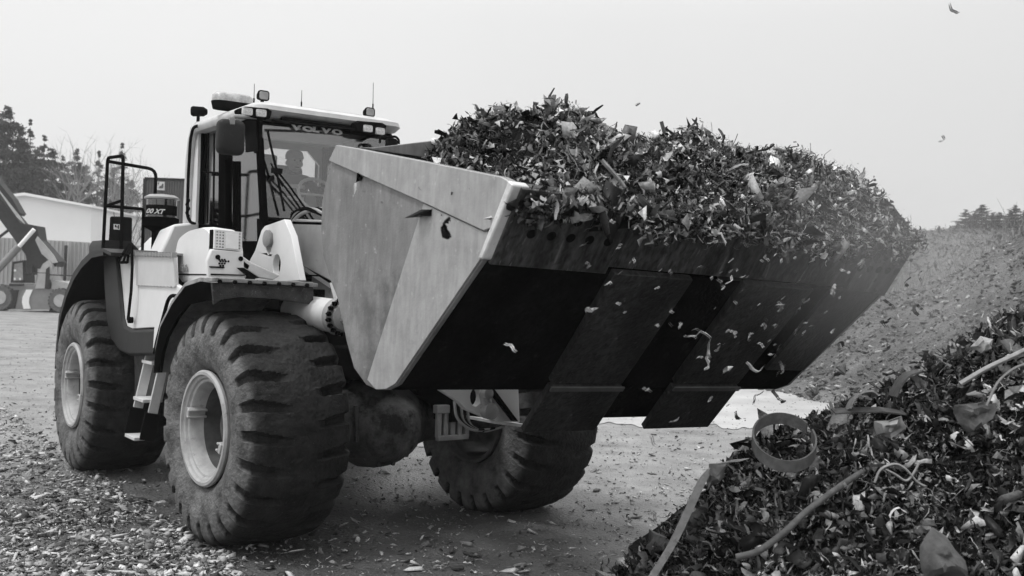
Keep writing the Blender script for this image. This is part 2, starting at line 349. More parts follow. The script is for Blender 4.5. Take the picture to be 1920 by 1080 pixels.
# ================================================================== SCRAP GENERATOR
def shape_flake(k=6, crump=.35, asp=.6):     # a torn shred: bent along its length, creased along its middle
    V = []; F = []; p = np.zeros(3); a = 0.; b = 0.; tw = rng.random()*6.3; ww = asp*(.8+.4*rng.random())
    for i in range(k+1):
        side = np.array([-math.sin(a)*math.cos(tw), math.cos(a)*math.cos(tw), math.sin(tw)]); t = np.array([math.cos(a)*math.cos(b), math.sin(a)*math.cos(b), math.sin(b)]); nn = np.cross(side, t)
        e = ww*(.65+.6*rng.random())*(.55 if i in (0, k) else 1)
        V += [p-side*e*(.8+.4*rng.random())+t*.12*rng.normal(), p+nn*ww*crump*rng.normal()*1.3, p+side*e*(.8+.4*rng.random())+t*.12*rng.normal()]
        a += rng.normal()*.55; b += rng.normal()*.55; tw += rng.normal()*.45; p = p+np.array([math.cos(a)*math.cos(b), math.sin(a)*math.cos(b), math.sin(b)])*2/k
    V = np.array(V); V -= V.mean(0)
    for i in range(k):
        for q in range(2):
            if rng.random() < .93: F.append([3*i+q, 3*i+3+q, 3*i+4+q, 3*i+1+q])
    return V, np.array(F)
def shape_strip(k=6, w_=.12, curl=.8):
    V = []; F = []; p = np.zeros(3); a = 0; b = 0; tw = rng.random()*6; ww = w_*(.6+.8*rng.random())
    for i in range(k+1):
        side = np.array([-math.sin(a)*math.cos(tw), math.cos(a)*math.cos(tw), math.sin(tw)])*ww*(1 if 0 < i < k else .6)
        V += [p-side, p+side]; a += rng.normal()*curl*.6; b += rng.normal()*curl*.5; tw += rng.normal()*.5
        p = p+np.array([math.cos(a)*math.cos(b), math.sin(a)*math.cos(b), math.sin(b)])*2/k
    V = np.array(V); V -= V.mean(0)
    for i in range(k): F.append([2*i, 2*i+1, 2*i+3, 2*i+2])
    return V, np.array(F)
def shape_wire(k=8, r=.03, curl=.5):
    V = []; F = []; p = np.zeros(3); a = b = 0
    for i in range(k+1):
        for q in range(3):
            t = q*2.094; V.append(p+np.array([-math.sin(a)*math.cos(t), math.cos(a)*math.cos(t), math.sin(t)])*r)
        a += rng.normal()*curl; b += rng.normal()*curl*.7
        p = p+np.array([math.cos(a)*math.cos(b), math.sin(a)*math.cos(b), math.sin(b)])*2/k
    V = np.array(V); V -= V.mean(0)
    for i in range(k):
        for q in range(3): F.append([3*i+q, 3*i+(q+1) % 3, 3*i+3+(q+1) % 3, 3*i+3+q])
    return V, np.array(F)
def shape_chunk():
    V = np.array([[x, y, z] for x in (-1, 1) for y in (-.5, .5) for z in (-.22, .22)], float)
    V *= 1+.35*rng.normal(size=V.shape); return V, np.array([[0, 1, 3, 2], [4, 6, 7, 5], [0, 4, 5, 1], [2, 3, 7, 6], [0, 2, 6, 4], [1, 5, 7, 3]])
SH = {'flake': [shape_flake(6, .5+.6*rng.random(), .13+.20*rng.random()**1.3) for _ in range(36)],
      'strip': [shape_strip(8, .05+.07*rng.random(), .9) for _ in range(16)],
      'wire': [shape_wire(9, .022, .45) for _ in range(8)], 'chunk': [shape_chunk() for _ in range(6)]}
def rotmats(n, tilt=None, nrm=None):
    q = rng.normal(size=(n, 4)); q /= np.linalg.norm(q, axis=1)[:, None]
    w_, x, y, z = q.T
    return np.stack([np.stack([1-2*(y*y+z*z), 2*(x*y-z*w_), 2*(x*z+y*w_)], -1), np.stack([2*(x*y+z*w_), 1-2*(x*x+z*z), 2*(y*z-x*w_)], -1), np.stack([2*(x*z-y*w_), 2*(y*z+x*w_), 1-2*(x*x+y*y)], -1)], 1)
def tones(n, lo=.012, hi=.30, pw=2.4):
    return lo+(hi-lo)*rng.random(n)**pw
def scatter(name, pos, size, mix, m, flat=0., tone=None):
    n = len(pos); kinds = rng.choice(list(mix), size=n, p=np.array(list(mix.values()))/sum(mix.values()))
    tone = tones(n) if tone is None else tone
    Vs = []; Fs = []; Ts = []; off = 0
    for kd in mix:
        for si, (V, F) in enumerate(SH[kd]):
            idx = np.where(kinds == kd)[0][si::len(SH[kd])]
            if not len(idx): continue
            Rm = rotmats(len(idx))
            W = np.einsum('nij,vj->nvi', Rm, V)
            if flat: W[:, :, 2] *= flat
            W = W*size[idx][:, None, None]+pos[idx][:, None, :]
            k = len(V); Vs.append(W.reshape(-1, 3)); Fs.append((F[None]+(np.arange(len(idx))*k)[:, None, None]+off).reshape(-1, 4))
            Ts.append(np.repeat(tone[idx], len(F))); off += len(idx)*k
    V = np.concatenate(Vs); F = np.concatenate(Fs); T = np.concatenate(Ts)
    me = bpy.data.meshes.new(name); me.vertices.add(len(V)); me.vertices.foreach_set('co', V.ravel())
    me.loops.add(len(F)*4); me.loops.foreach_set('vertex_index', F.ravel().astype(np.int32))
    me.polygons.add(len(F)); me.polygons.foreach_set('loop_start', np.arange(0, len(F)*4, 4, dtype=np.int32))
    me.update(calc_edges=True); a = me.attributes.new('tone', 'FLOAT', 'FACE'); a.data.foreach_set('value', T.astype(np.float32))
    me.materials.append(m); o = bpy.data.objects.new(name, me); COL.objects.link(o); WL[o] = np.zeros(3); return o
MSCR = mat_attr('shredded scrap', .45, .72); MPIL = mat_attr('pile scrap', .42, .46); MDEB = mat_attr('ground debris', .75, 1.0)

# ------------------------------------------------------------------ debris lying on the ground
def ground_debris():
    # dense band of shredded bits, left foreground
    n = 52000; P = np.stack([rng.random(n), rng.random(n)], 1)
    x = -60+P[:, 0]*1400; y = 700+P[:, 1]**.75*400
    keep = []
    for i in range(n):
        edge = 60+(y[i]-800)*1.45            # right-hand limit of the dense band
        k = (x[i] < edge+40*nmix(x[i], y[i], .02)) and rng.random() < .95*(.55+.9*nmix(x[i]*.6, y[i]*2, .012, 3))+.25
        if not k: k = rng.random() < .06
        keep.append(k)
    x = x[keep]; y = y[keep]
    pos = np.array([gnd(a, b) for a, b in zip(x, y)]); pos[:, 2] = .012
    size = (.014+.042*rng.random(len(pos))**2.2)*1.2
    o = scatter('scattered_bits', pos, size, {'flake': 5, 'strip': 3, 'chunk': 2}, MDEB, flat=.5, tone=tones(len(pos), .04, .62, 1.7))
    tag(o, 'carpet of small shredded bits trodden into the yard before the loader', 'debris', kind='stuff')
    # wide thin scatter
    n = 22000; x = rng.random(n)*2100-80; y = 610+rng.random(n)**1.3*480
    pos = np.array([gnd(a, b) for a, b in zip(x, y)]); pos[:, 2] = .01
    d = np.linalg.norm(pos-CAM, axis=1); size = (.006+.013*rng.random(n)**2)*np.clip(d/9, 1, 1.7)
    o = scatter('stray_bits', pos, size, {'flake': 5, 'strip': 2, 'chunk': 4}, MDEB, flat=.6, tone=tones(n, .07, .42, 1.6))
    tag(o, 'thin scatter of grit and scraps across the open yard', 'debris', kind='stuff')
    n = 9000; c = 1380+rng.random(n)*640; D = np.interp(c, [1380, 1600, 1920, 2400], [29, 23, 18, 14])-1+rng.random(n)*14
    pos = np.array([hpoint(a, b) for a, b in zip(c, D)]); pos[:, 2] += .01
    o = scatter('bank_rubble', pos, .03+.07*rng.random(n)**2.5, {'flake': 4, 'strip': 2, 'chunk': 4}, MDEB, flat=.7, tone=tones(n, .03, .38, 2.2))
    tag(o, 'stones and litter strewn over the earth bank on the right', 'rubble', kind='stuff')
ground_debris()

# ================================================================== WHEEL LOADER
root = empty('wheel_loader', (-WB/2, 0, 0))
tag(root, 'large pale articulated wheel loader tipping a bucket heaped with shredded scrap', 'wheel loader')
ZC = 2.05/2-.03
# ---- wheels
def make_wheel(side, loc, rear, worn, ang0):
    """side -1: outer face towards -Y"""
    NA, R0, Wd = 24*22, 1.025, TW
    prof = [(.475, .36), (.50, .41), (.54, .445), (.60, .47), (.68, .485), (.76, .49), (.83, .485), (.87, .478), (.905, .468), (.938, .455), (.965, .438), (.985, .418), (.998, .392), (1.006, .36), (1.011, .325), (1.014, .29), (1.017, .25), (1.019, .21), (1.021, .17), (1.023, .11), (1.025, .05)]
    full = [(r, -y) for r, y in prof]+[(1.026, 0.)]+[(r, y) for r, y in prof[::-1]]
    V = []; dust = []
    rings = []
    for a_i in range(NA):
        a = 2*math.pi*a_i/NA+ang0
        for (r, y) in full:
            s_ = y/.49; sg = 1 if y > 0 else -1; q = abs(y)
            dr = 0; dy = 0
            if r > .80:
                ph = (a-ang0)/(2*math.pi)*24 + (.5 if sg > 0 else 0) + .35*(.49-q)/.49
                fr = abs(ph-round(ph))*2            # 0 in the middle of a groove
                wdt = (.16+.22*min(1, q/.42))*(1 if not worn else .9)
                if q > .10:
                    t = max(0, min(1, (wdt-fr)/.055)); 
                    lim = max(0, min(1, (q-.155)/.05))
                    dep = .075*t*lim
                    if q > .40: dep *= max(0, min(1, (r-.80)/.12))
                    dr -= dep; 
                    if q > .42: dy -= sg*dep*.4
            nn = noise.noise(Vector((math.cos(a)*r*3+worn, y*3+side*3, math.sin(a)*r*3)))
            n2 = noise.noise(Vector((math.cos(a)*r*13+worn, y*13, math.sin(a)*r*13)))
            amp = .007 if r > .8 else .003
            n3_ = noise.noise(Vector((math.cos(a)*r*30+worn, y*30, math.sin(a)*r*30))); rr_ = r+dr+amp*nn+(.006*n2+.003*n3_ if r > .88 else .003*n2)
            rings.append((rr_*math.cos(a), y+dy+((.007*nn+.004*n2) if q > .4 else 0), rr_*math.sin(a)))
            dd = 1.0 if (r < .93) else max(0., 1-(r-.93)/.06)
            dust.append(dd*(1 if dr > -.02 else .1))
    m = len(full); fs = []
    for i in range(NA):
        for j in range(m-1):
            a, b = i*m+j, ((i+1) % NA)*m+j; fs.append((a, a+1, b+1, b))
    V = np.array(rings)
    # flat where it stands
    lo = V[:, 2] < -(ZC-.0); V[lo, 2] = -(ZC-.0)
    loc = np.array(loc, float)
    g = MB(); g.lathe([(.47, .40), (.50, .43), (.505, .455), (.49, .475), (.465, .475), (.455, .455), (.435, .445), (.425, .425), (.405, .420), (.395, .405), (.385, .36), (.37, .30)][::-1], loc, (0, side, 0), 48, caps=False)
    g.lathe([(.37, .30), (.355, .16), (.35, .02), (.33, -.02), (.2, -.02), (.01, -.02)], loc, (0, side, 0), 48, mi=1, caps=False)
    g.lathe([(.47, .40), (.46, .0), (.46, -.40), (.50, -.43), (.50, -.46), (.47, -.46), (.44, -.42), (.42, -.1), (.3, -.05), (.01, -.05)], loc, (0, side, 0), 48, mi=1, caps=False)
    rim = g.build('wheel', [MT['rim'], MT['rimd']], root, rear=rear, smooth=30)
    t = MB(); t.add((V+loc).tolist(), fs); ty = t.build('tyre', MT['tyre'], rim, rear=rear, smooth=38)
    at = ty.data.attributes.new('dust', 'FLOAT', 'POINT')
    if len(ty.data.vertices) == len(dust): at.data.foreach_set('value', np.array(dust, np.float32))
    h = MB(); h.lathe([(.23, -.02), (.23, .05), (.20, .07), (.19, .20), (.165, .235), (.10, .245), (.09, .262), (.01, .265)], loc, (0, side, 0), 32)
    for k in range(16):
        a = 2*math.pi*k/16; p = loc+np.array([.29*math.cos(a), side*-.02, .29*math.sin(a)]); h.lathe([(.02, 0), (.02, .035), (.001, .036)], p, (0, side, 0), 6)
    h.build('hub', MT['rimd'], rim, rear=rear, smooth=30)
    for a in (R_(165+ang0*3), R_(-20)):      # clamps on the rim
        c = MB(); p = loc+np.array([.395*math.cos(a), side*.38, .395*math.sin(a)]); u = np.array([math.cos(a), 0, math.sin(a)]); v = np.array([-math.sin(a), 0, math.cos(a)])
        c.box(p-u*.02, (.05, .16, .09), ax=(u, (0, 1, 0), v)); c.box(p-u*.05+v*.03, (.03, .18, .02), ax=(u, (0, 1, 0), v)); c.box(p-u*.05-v*.03, (.03, .18, .02), ax=(u, (0, 1, 0), v))
        c.build('rim_clamp', MT['rim'], rim, bevel=.006, rear=rear)
    return rim
make_wheel(-1, (0, -TRK/2, ZC), False, 0, .05)
make_wheel(1, (0, TRK/2, ZC), False, 1, .13)
make_wheel(-1, (-WB, -TRK/2, ZC), True, 2, .10)
make_wheel(1, (-WB, TRK/2, ZC), True, 3, .0)

# ---- axles
def axle(x, rear):
    g = MB(); g.lathe([(.15, -1.25), (.19, -1.1), (.21, -.8), (.22, -.55), (.27, -.42), (.36, -.33), (.42, -.22), (.44, -.08), (.43, .06), (.40, .16), (.33, .26), (.26, .36), (.22, .5), (.21, .8), (.19, 1.1), (.15, 1.25)], (x, -.12, ZC-.02), (0, 1, 0), 32)
    g.lathe([(.38, 0), (.36, .2), (.30, .38), (.22, .46), (.12, .48), (.01, .49)], (x, -.16, ZC-.04), (1, 0, 0), 28)
    for k in range(14):
        a = 2*math.pi*k/14; g.lathe([(.02, 0), (.02, .03), (.001, .031)], (x+.2, -.16+.37*math.cos(a), ZC-.04+.37*math.sin(a)), (1, 0, 0), 6)
    g.box((x, -.85, ZC), (.34, .12, .5)); g.box((x, .85, ZC), (.34, .12, .5))
    return g.build('axle', MT['diff'], root, rear=rear)
axle(0, False); axle(-WB, True)

# ---- front frame
g = MB()
g.box((-.75, 0, 1.35), (1.3, 1.3, .45)); g.box((.1, 0, 1.55), (.7, 1.1, .3)); g.box((-.9, 0, 1.8), (.9, 1.0, .9))
g.box((-1.55, 0, 1.0), (.6, .7, .3)); g.box((-1.55, 0, 1.7), (.6, .7, .25))
g.build('front_frame', MT['dark'], root, bevel=.02)
for s in (-1, 1):                      # pale towers that carry the arm
    Y = s*.90
    P = [px(*q, 1, -.90) for q in [(490, 432), (496, 424), (533, 411), (546, 442), (562, 526), (500, 530), (455, 520), (450, 500), (466, 492), (478, 470)]]
    H1 = [px(*q, 1, -.90) for q in [(499, 435), (505, 431), (511, 438), (512, 455), (507, 472), (503, 478), (499, 468), (497, 448)]]
    c2 = px(518.5, 497, 1, -.90); H2 = [c2+np.array([.085*math.cos(a), 0, .105*math.sin(a)]) for a in np.linspace(0, 2*math.pi, 16, endpoint=False)]
    for L_ in (P, H1, H2):
        for p in L_: p[1] = Y
    g = MB(); g.slab(P, (0, -s*.07, 0), holes=(H1, H2)); tw = g.build('arm_tower', MT['white'], root, bevel=.006)
    g = MB(); cc = sum(H1)/len(H1); g.lathe([(.085, 0), (.085, .09), (.05, .1), (.01, .1)], (cc[0], Y-s*.06, cc[2]+.03), (0, s, 0), 16); g.build('pivot_pin', MT['grey'], tw)
g = MB(); g.box((-1.0, 0, 2.2), (.5, 1.7, .35)); g.build('tower_core', MT['dark'], root)

# ---- lifting arm
for s in (-1, 1):
    g = MB(); Y = s*.60
    O = [(-1.16, 2.90), (-.95, 2.935), (-.3, 2.90), (.6, 2.83), (1.6, 2.5), (2.5, 2.15), (2.72, 1.95), (2.62, 1.75), (2.2, 1.72), (1.3, 1.95), (.35, 2.22), (-.075, 2.30), (-.6, 2.46), (-1.05, 2.60), (-1.2, 2.75)]
    if s < 0:
        a = px(625, 530, 1, -.6); b = px(562, 497, 1, -.6); O[11] = (a[0], a[2]); O[12] = (b[0], b[2])
    g.slab([(x, Y, z) for x, z in O], (0, -s*.11, 0)); arm = g.build('lift_arm', MT['boom'], root, bevel=.012)
    if s < 0:
        g = MB(); T_ = [px(*q, 1, -.6) for q in [(541, 415), (612, 417), (612, 422), (541, 420)]]; g.slab(T_, (0, .14, 0)); g.build('arm_top_flange', MT['white'], arm)
g = MB(); g.tube([(1.2, -.5, 2.25), (1.2, .5, 2.25)], .17, 20); g.build('cross_tube', MT['boom'], root)
# darker plate and rib below the arm
g = MB(); g.slab([px(*q, 1, -.5) for q in [(548, 492), (588, 520), (628, 546), (636, 600), (588, 560), (560, 540)]], (0, .08, 0)); g.build('arm_brace', MT['grey'], root)
g = MB(); g.slab([px(*q, 1, -.62) for q in [(618, 530), (624, 530), (634, 570), (628, 570)]], (0, .06, 0)); g.build('brace_rib', MT['white'], root)
# hydraulic hoses over the arm pivot
for k in range(4):
    g = MB(); o = k*.05
    g.tube(fillet([(-1.25+o, -.5-o, 2.75), (-1.15+o, -.55, 3.0), (-.95+o, -.5+o, 3.06), (-.75+o, -.4, 2.98), (-.4+o, -.35, 2.92)], .2, 6), .02, 8); g.build('hose', MT['grey'] if k % 2 else MT['black'], root)
# lift cylinders
for s in (-1, 1):
    Y = s*.98; a = px(560, 583, 1, -1.0); b = px(636, 594, 1, -1.0); a[1] = b[1] = Y; ax = b-a; Ln = np.linalg.norm(ax); ax /= Ln
    g = MB(); g.lathe([(.13, -.15), (.148, 0), (.148, Ln-.10), (.15, Ln-.1), (.15, Ln)], a, ax, 28); cy = g.build('lift_cylinder', MT['whited'], root, smooth=30)
    g = MB(); g.lathe([(.165, Ln-.05), (.165, Ln+.03), (.12, Ln+.035), (.115, Ln+.07), (.075, Ln+.08)], a, ax, 28)
    g.build('gland', MT['grey'], cy)
    g = MB()
    u = np.cross(ax, [0, 1, 0]); u /= np.linalg.norm(u)
    for k in range(18):
        t = 2*math.pi*k/18; g.lathe([(.021, 0), (.021, .04), (.008, .045)], a+ax*(Ln+.02)+.148*(math.cos(t)*u+math.sin(t)*np.array([0, 1, 0])), ax, 6)
    g.build('gland_bolts', MT['blackm'], cy)
    g = MB(); e = np.array([2.35, Y*.9, 1.80]); g.tube([a+ax*Ln, e], .065, 16); g.build('piston_rod', MT['chrome'], cy)

# ---- front fenders
for s in (-1, 1):
    pr = [(.32, 2.285), (-.1, 2.30), (-.45, 2.25), (-.75, 2.08), (-1.02, 1.86), (-1.13, 1.62), (-1.15, 1.42)]
    ys = (s*1.92, s*1.0)
    g = MB(); rings = []
    for x, z in pr: rings.append([(x, ys[0], z), (x, ys[1], z), (x, ys[1], z-.035), (x, ys[0], z-.035)])
    g.loft(rings); fe = g.build('front_fender', MT['fendertop'], root, bevel=.008, smooth=25)
    g = MB(); n = len(pr)                 # outer skirt
    inn = [(x+.02, z-.20 if i < 3 else z-.12) for i, (x, z) in enumerate(pr)]
    inn = [(.32, 2.10), (.0, 2.10), (-.36, 2.06), (-.60, 1.93), (-.84, 1.74), (-.95, 1.58), (-1.0, 1.40)]
    for i in range(n-1):
        q = [(pr[i][0], ys[0], pr[i][1]-.036), (pr[i+1][0], ys[0], pr[i+1][1]-.036), (inn[i+1][0], ys[0], inn[i+1][1]), (inn[i][0], ys[0], inn[i][1])]
        g.slab(q, (0, -s*.03, 0))
    g.build('fender_skirt', MT['blackm'], fe)
    if True:
        X = .36                         # flap hanging across the front of the fender
        top = [px(*q, 0, X) for q in [(397, 530), (450, 530), (588, 538)]]; bot = [px(*q, 0, X) for q in [(588, 572), (560, 567), (500, 560), (450, 558), (415, 563), (401, 572)]]
        if s > 0:
            for p in top+bot: p[1] = -p[1]; 
        g = MB(); g.slab(top+bot, (-.03, 0, 0)); g.build('mud_flap', MT['mudf'], fe, bevel=.006)
        strip = [px(*q, 0, X+.03) for q in [(397, 520), (588, 529), (588, 537), (397, 528)]]
        if s > 0:
            for p in strip: p[1] = -p[1]
        g = MB(); g.slab(strip, (-.12, 0, 0)); sp = g.build('fender_lip', MT['fendertop'], fe, bevel=.006)
        for k in range(7):
            g = MB(); p = strip[0]*(1-(k+.5)/7)+strip[1]*((k+.5)/7); g.lathe([(.018, 0), (.018, .02), (.005, .022)], p+np.array([0, 0, -.03]), (1, 0, 0), 6); g.build('bolt', MT['dark'], sp)

# ---- headlight guard and its bracket (near side above the fender)
X0 = -.35
def fr(x, y, X=X0): return px(x, y, 0, X)
g = MB(); Q = [fr(403, 430), fr(454, 435), fr(454, 471), fr(402, 466)]
u = Q[1]-Q[0]; v = Q[3]-Q[0]
holes = []
for i in range(6):
    for j, cx in enumerate((.09, .20, .31, .92)):
        c = Q[0]+u*cx+v*(.12+.155*i); holes.append(ellipse(c, u*.034, v*.045, 8))
wn = [Q[0]+u*.39+v*.14, Q[0]+u*.85+v*.14, Q[0]+u*.85+v*.93, Q[0]+u*.39+v*.93]
g.slab(Q, (-.03, 0, 0), holes=holes); hg = g.build('light_guard', MT['white'], root)
g = MB(); g.slab(wn, (.012, 0, 0)); g.build('light_cover', mat('backed light lens', .8, .25, var=.03, bump=0), hg)
g = MB(); g.slab([p+np.array([-.06, 0, 0]) for p in Q], (-.06, 0, 0)); g.build('guard_box', MT['black'], hg)
g = MB()
g.slab([fr(397, 467), fr(455, 472), fr(455, 486), fr(470, 497), fr(460, 524), fr(392, 522), fr(388, 490)], (-.06, 0, 0)); br = g.build('light_bracket', MT['white'], root, bevel=.01)
g = MB()
for i, (a, n_) in enumerate(((487, 3), (490, 4), (494, 3), (498, 2))):
    for k in range(n_): c = fr(411+k*5+(i % 2)*2, a); g.lathe([(.009, 0), (.009, .008)], c, (1, 0, 0), 8)
g.build('perforation', MT['dark'], br)
for q in ((408, 482), (451, 485)): g = MB(); g.lathe([(.022, 0), (.022, .012)], fr(*q), (1, 0, 0), 10); g.build('bolt', MT['dark'], br)
g = MB(); g.slab([fr(392, 499), fr(420, 500), fr(420, 503), fr(394, 502)], (.012, 0, 0)); g.slab([fr(395, 513), fr(458, 515), fr(458, 517), fr(395, 516)], (.012, 0, 0)); g.build('shadow_gap', MT['dark'], br)  # raised dark bars; the shade of the gaps is put into their colour
g = MB(); g.slab([fr(443, 502, X0+.02), fr(457, 502, X0+.02), fr(486, 521, X0+.02), fr(470, 524, X0+.02)], (.006, 0, 0)); g.build('opening_shade', MT['dark'], br)  # dark plate on the surface, coloured as the shade inside a hole
g = MB(); a, b = fr(455, 482), fr(522, 518); 
g.slab([fr(455, 480), fr(472, 492), fr(525, 517), fr(512, 525), fr(484, 520), fr(455, 502)], (-.08, 0, 0)); g.build('bracket_arm', MT['whited'], root, bevel=.01)

# ---- linkage seen under the bucket
X1 = 1.3
g = MB(); g.slab([px(*q, 0, X1) for q in [(812, 722), (972, 722), (975, 792), (930, 790), (912, 784), (874, 768), (862, 754)]], (-.08, 0, 0), holes=([px(892+10*math.cos(a), 745+17*math.sin(a), 0, X1) for a in np.linspace(0, 2*math.pi, 14, endpoint=False)],))
lk = g.build('tilt_linkage', MT['white'], root, bevel=.008)
g = MB(); c = px(908, 737, 0, X1+.06); d = px(915, 770, 0, X1+.06)
g.tube([c, d], .05, 10); g.lathe([(.075, 0), (.075, .08), (.03, .09)], d-np.array([.02, 0, 0]), (1, 0, 0), 16); g.lathe([(.05, 0), (.05, .07), (.02, .08)], c, (1, 0, 0), 16); g.build('link_bar', MT['grey'], lk)
g = MB(); g.slab([px(*q, 0, X1+.05) for q in [(916, 728), (926, 728), (972, 790), (964, 790)]], (-.06, 0, 0)); g.build('link_rib', MT['dark'], lk)
g = MB(); g.slab([px(*q, 0, X1+.02) for q in [(930, 790), (995, 797), (990, 802), (930, 795)]], (-.5, 0, 0)); g.build('link_foot', MT['whited'], lk)
for k in range(5):
    g = MB(); o = k*6
    g.tube(fillet([px(852+o, 752, 0, 1.1), px(855+o, 785+o*.5, 0, 1.15), px(880+o, 806+k, 0, 1.2), px(920+o, 808-k*2, 0, 1.2), px(950, 790, 0, 1.1)], .15, 6), .014, 6); g.build('hose', MT['black'] if k % 2 else MT['grey'], root)
g = MB()
for k in range(5): g.box(px(822+k*13, 795, 0, .45), (.05, .05, .26))
g.box(px(848, 820, 0, .45), (.06, .36, .05)); g.box(px(848, 766, 0, .45), (.08, .4, .08)); g.build('cooler_guard', MT['grey'], root, bevel=.008)
g = MB(); g.box((.2, .62, 1.15), (.6, .5, .3)); g.build('oil_cooler', MT['dark'], root)
g = MB(); g.tube([px(667, 760, 0, .3), px(669, 828, 0, .3)], .025, 8); g.build('brake_line', MT['diff'], root)

# ---- rear frame body
Y0 = -1.66
def ry(x, y, Y=Y0): return px(x, y, 1, Y, True)
g = MB(); g.box((-4.0, 0, 1.75), (3.4, 2.1, 1.5)); g.box((-2.0, 0, 1.35), (1.6, 1.4, .9)); g.box((-1.9, 0, 2.2), (1.5, 2.5, .35)); g.build('chassis', MT['dark'], root, rear=True, bevel=.02)
for s in (-1, 1):
    g = MB()
    P = [ry(*q) for q in [(218, 479), (324, 480), (326, 531), (352, 548), (330, 612), (245, 617), (233, 610), (229, 596), (224, 540)]]
    if s > 0:
        for p in P: p[1] = -p[1]
    g.slab(P, (0, -s*.05, 0)); sp = g.build('side_panel', MT['white'], root, rear=True, bevel=.01)
    # upper plate standing a little proud with its serrated foot
    P = [ry(*q, Y0-.006) for q in [(255, 480), (326, 481)]]; lo = [ry(*q, Y0-.006) for q in [(330, 537), (257, 534)]]
    Z = []
    for k in range(25):
        p = lo[0]*(1-k/24)+lo[1]*(k/24); p = p+np.array([0, 0, -.012 if k % 2 else .0]); Z.append(p)
    T_ = P+Z
    if s > 0:
        for p in T_: p[1] = -p[1]
    g = MB(); g.slab(T_, (0, -s*-.012, 0) if s > 0 else (0, -.012, 0)); g.build('tool_box_lid', mat('greyer pale paint', .50, .45, var=.08, scale=5, bump=.05, dark=.3, dscale=8, damt=.66), sp, rear=True)
    # serrated platform edge
    g = MB(); a, b = ry(246, 476, Y0-.02), ry(326, 478, Y0-.02)
    for k in range(30):
        t = k/29; p = a*(1-t)+b*t; p[1] *= -s; g.box(p, (.035, .05, .05 if k % 2 else .03))
    a2, b2 = a.copy(), b.copy(); a2[1] *= -s; b2[1] *= -s
    g.box((a2+b2)/2+np.array([-.12, s*-.22, -.0]), (b[0]-a[0]-.2, .40, .02)); g.build('platform', MT['grey'], root, rear=True)
    # rear fender
    arc = [(-2.66, 2.55), (-3.0, 2.60), (-3.5, 2.58), (-3.95, 2.47), (-4.35, 2.32), (-4.72, 2.08), (-5.02, 1.78), (-5.12, 1.4), (-5.14, 1.15)]
    ys = (s*1.88, s*1.0); g = MB()
    g.loft([[(x, ys[0], z), (x, ys[1], z), (x, ys[1], z-.04), (x, ys[0], z-.04)] for x, z in arc]); rf = g.build('rear_fender', MT['fender'], root, rear=True, bevel=.015, smooth=30)
    g = MB()
    inn = [(-2.66, 2.4), (-2.98, 2.52), (-3.48, 2.50), (-3.92, 2.39), (-4.31, 2.24), (-4.66, 2.02), (-4.95, 1.74), (-5.05, 1.38), (-5.07, 1.15)]
    for i in range(1, len(arc)-1):
        g.slab([(arc[i][0], ys[0], arc[i][1]-.04), (arc[i+1][0], ys[0], arc[i+1][1]-.04), (inn[i+1][0], ys[0], inn[i+1][1]), (inn[i][0], ys[0], inn[i][1])], (0, -s*.04, 0))
    g.build('fender_rim', MT['fender'], rf, rear=True)
    sk = [ry(*q, -1.70) for q in [(192, 474), (204, 472), (217, 478), (223, 540), (228, 597), (232, 611), (246, 618), (300, 616), (325, 614), (318, 664), (300, 666), (240, 667), (222, 658), (207, 636), (199, 600), (195, 540)]]
    if s > 0:
        for p in sk: p[1] = -p[1]
    g = MB(); g.slab(sk, (0, -s*.25, 0)); g.build('fender_front_skirt', MT['fender'], rf, rear=True, bevel=.03)
    g = MB(); T_ = [ry(*q, -1.45) for q in [(203, 655), (300, 655), (300, 748), (201, 748)]]
    if s > 0:
        for p in T_: p[1] = -p[1]
    g.slab(T_, (0, -s*.5, 0)); g.build('fuel_tank', mat('grimy tank steel', .085, .6, var=.4, scale=5, bump=.2, dark=.04, dscale=4, damt=.55), root, rear=True, bevel=.015)
# gas strut, cable ends
g = MB(); g.tube([ry(247, 462, -1.73), ry(248, 500, -1.73), ry(246, 545, -1.73), ry(240, 600, -1.73)], .016, 8); p = ry(240, 600, -1.73); g.lathe([(.035, 0), (.035, .05)], p, (0, 1, 0), 10); g.build('grab_handle', MT['black'], root, rear=True)
g = MB()
for k, (a, b) in enumerate((((243, 458), (223, 490)), ((245, 460), (231, 492)), ((246, 464), (239, 492)))): g.tube([ry(*a, -1.68), ry((a[0]+b[0])/2-2, (a[1]+b[1])/2, -1.76), ry(*b, -1.73)], .014, 6)
g.box(ry(231, 492, -1.73), (.22, .03, .03)); g.build('cable_bracket', MT['black'], root, rear=True)

# ---- engine hood, stack, precleaner, guard rails
g = MB(); g.loft([[(-3.35, -.95, 2.5), (-3.35, -.8, 2.84), (-3.35, .8, 2.84), (-3.35, .95, 2.5)], [(-5.0, -.95, 2.5), (-5.0, -.8, 2.84), (-5.0, .8, 2.84), (-5.0, .95, 2.5)], [(-6.2, -.85, 2.45), (-6.2, -.7, 2.6), (-6.2, .7, 2.6), (-6.2, .85, 2.45)]])
g.box((-5.9, 0, 1.6), (.7, 2.2, 1.4)); g.build('engine_hood', MT['white'], root, rear=True, bevel=.04)
def rx(x, y, X): return px(x, y, 0, X, True)
XC = -3.55
c = rx(304, 473, XC); kz = abs(rx(304, 373, XC)[2]-c[2])/100; ky = abs(rx(324, 420, XC)[1]-rx(304, 420, XC)[1])/20*.97
def zz(y): return rx(304, y, XC)[2]
o = (XC, rx(302, 420, XC)[1], 0)
g = MB(); g.lathe([(.19*0+ky*17, zz(476)), (ky*16.5, zz(437)), (ky*18, zz(433))], o, (0, 0, 1), 28)
g.lathe([(ky*18, zz(434)), (ky*33, zz(426)), (ky*33.5, zz(424)), (ky*33, zz(410)), (ky*28, zz(408))], o, (0, 0, 1), 28)
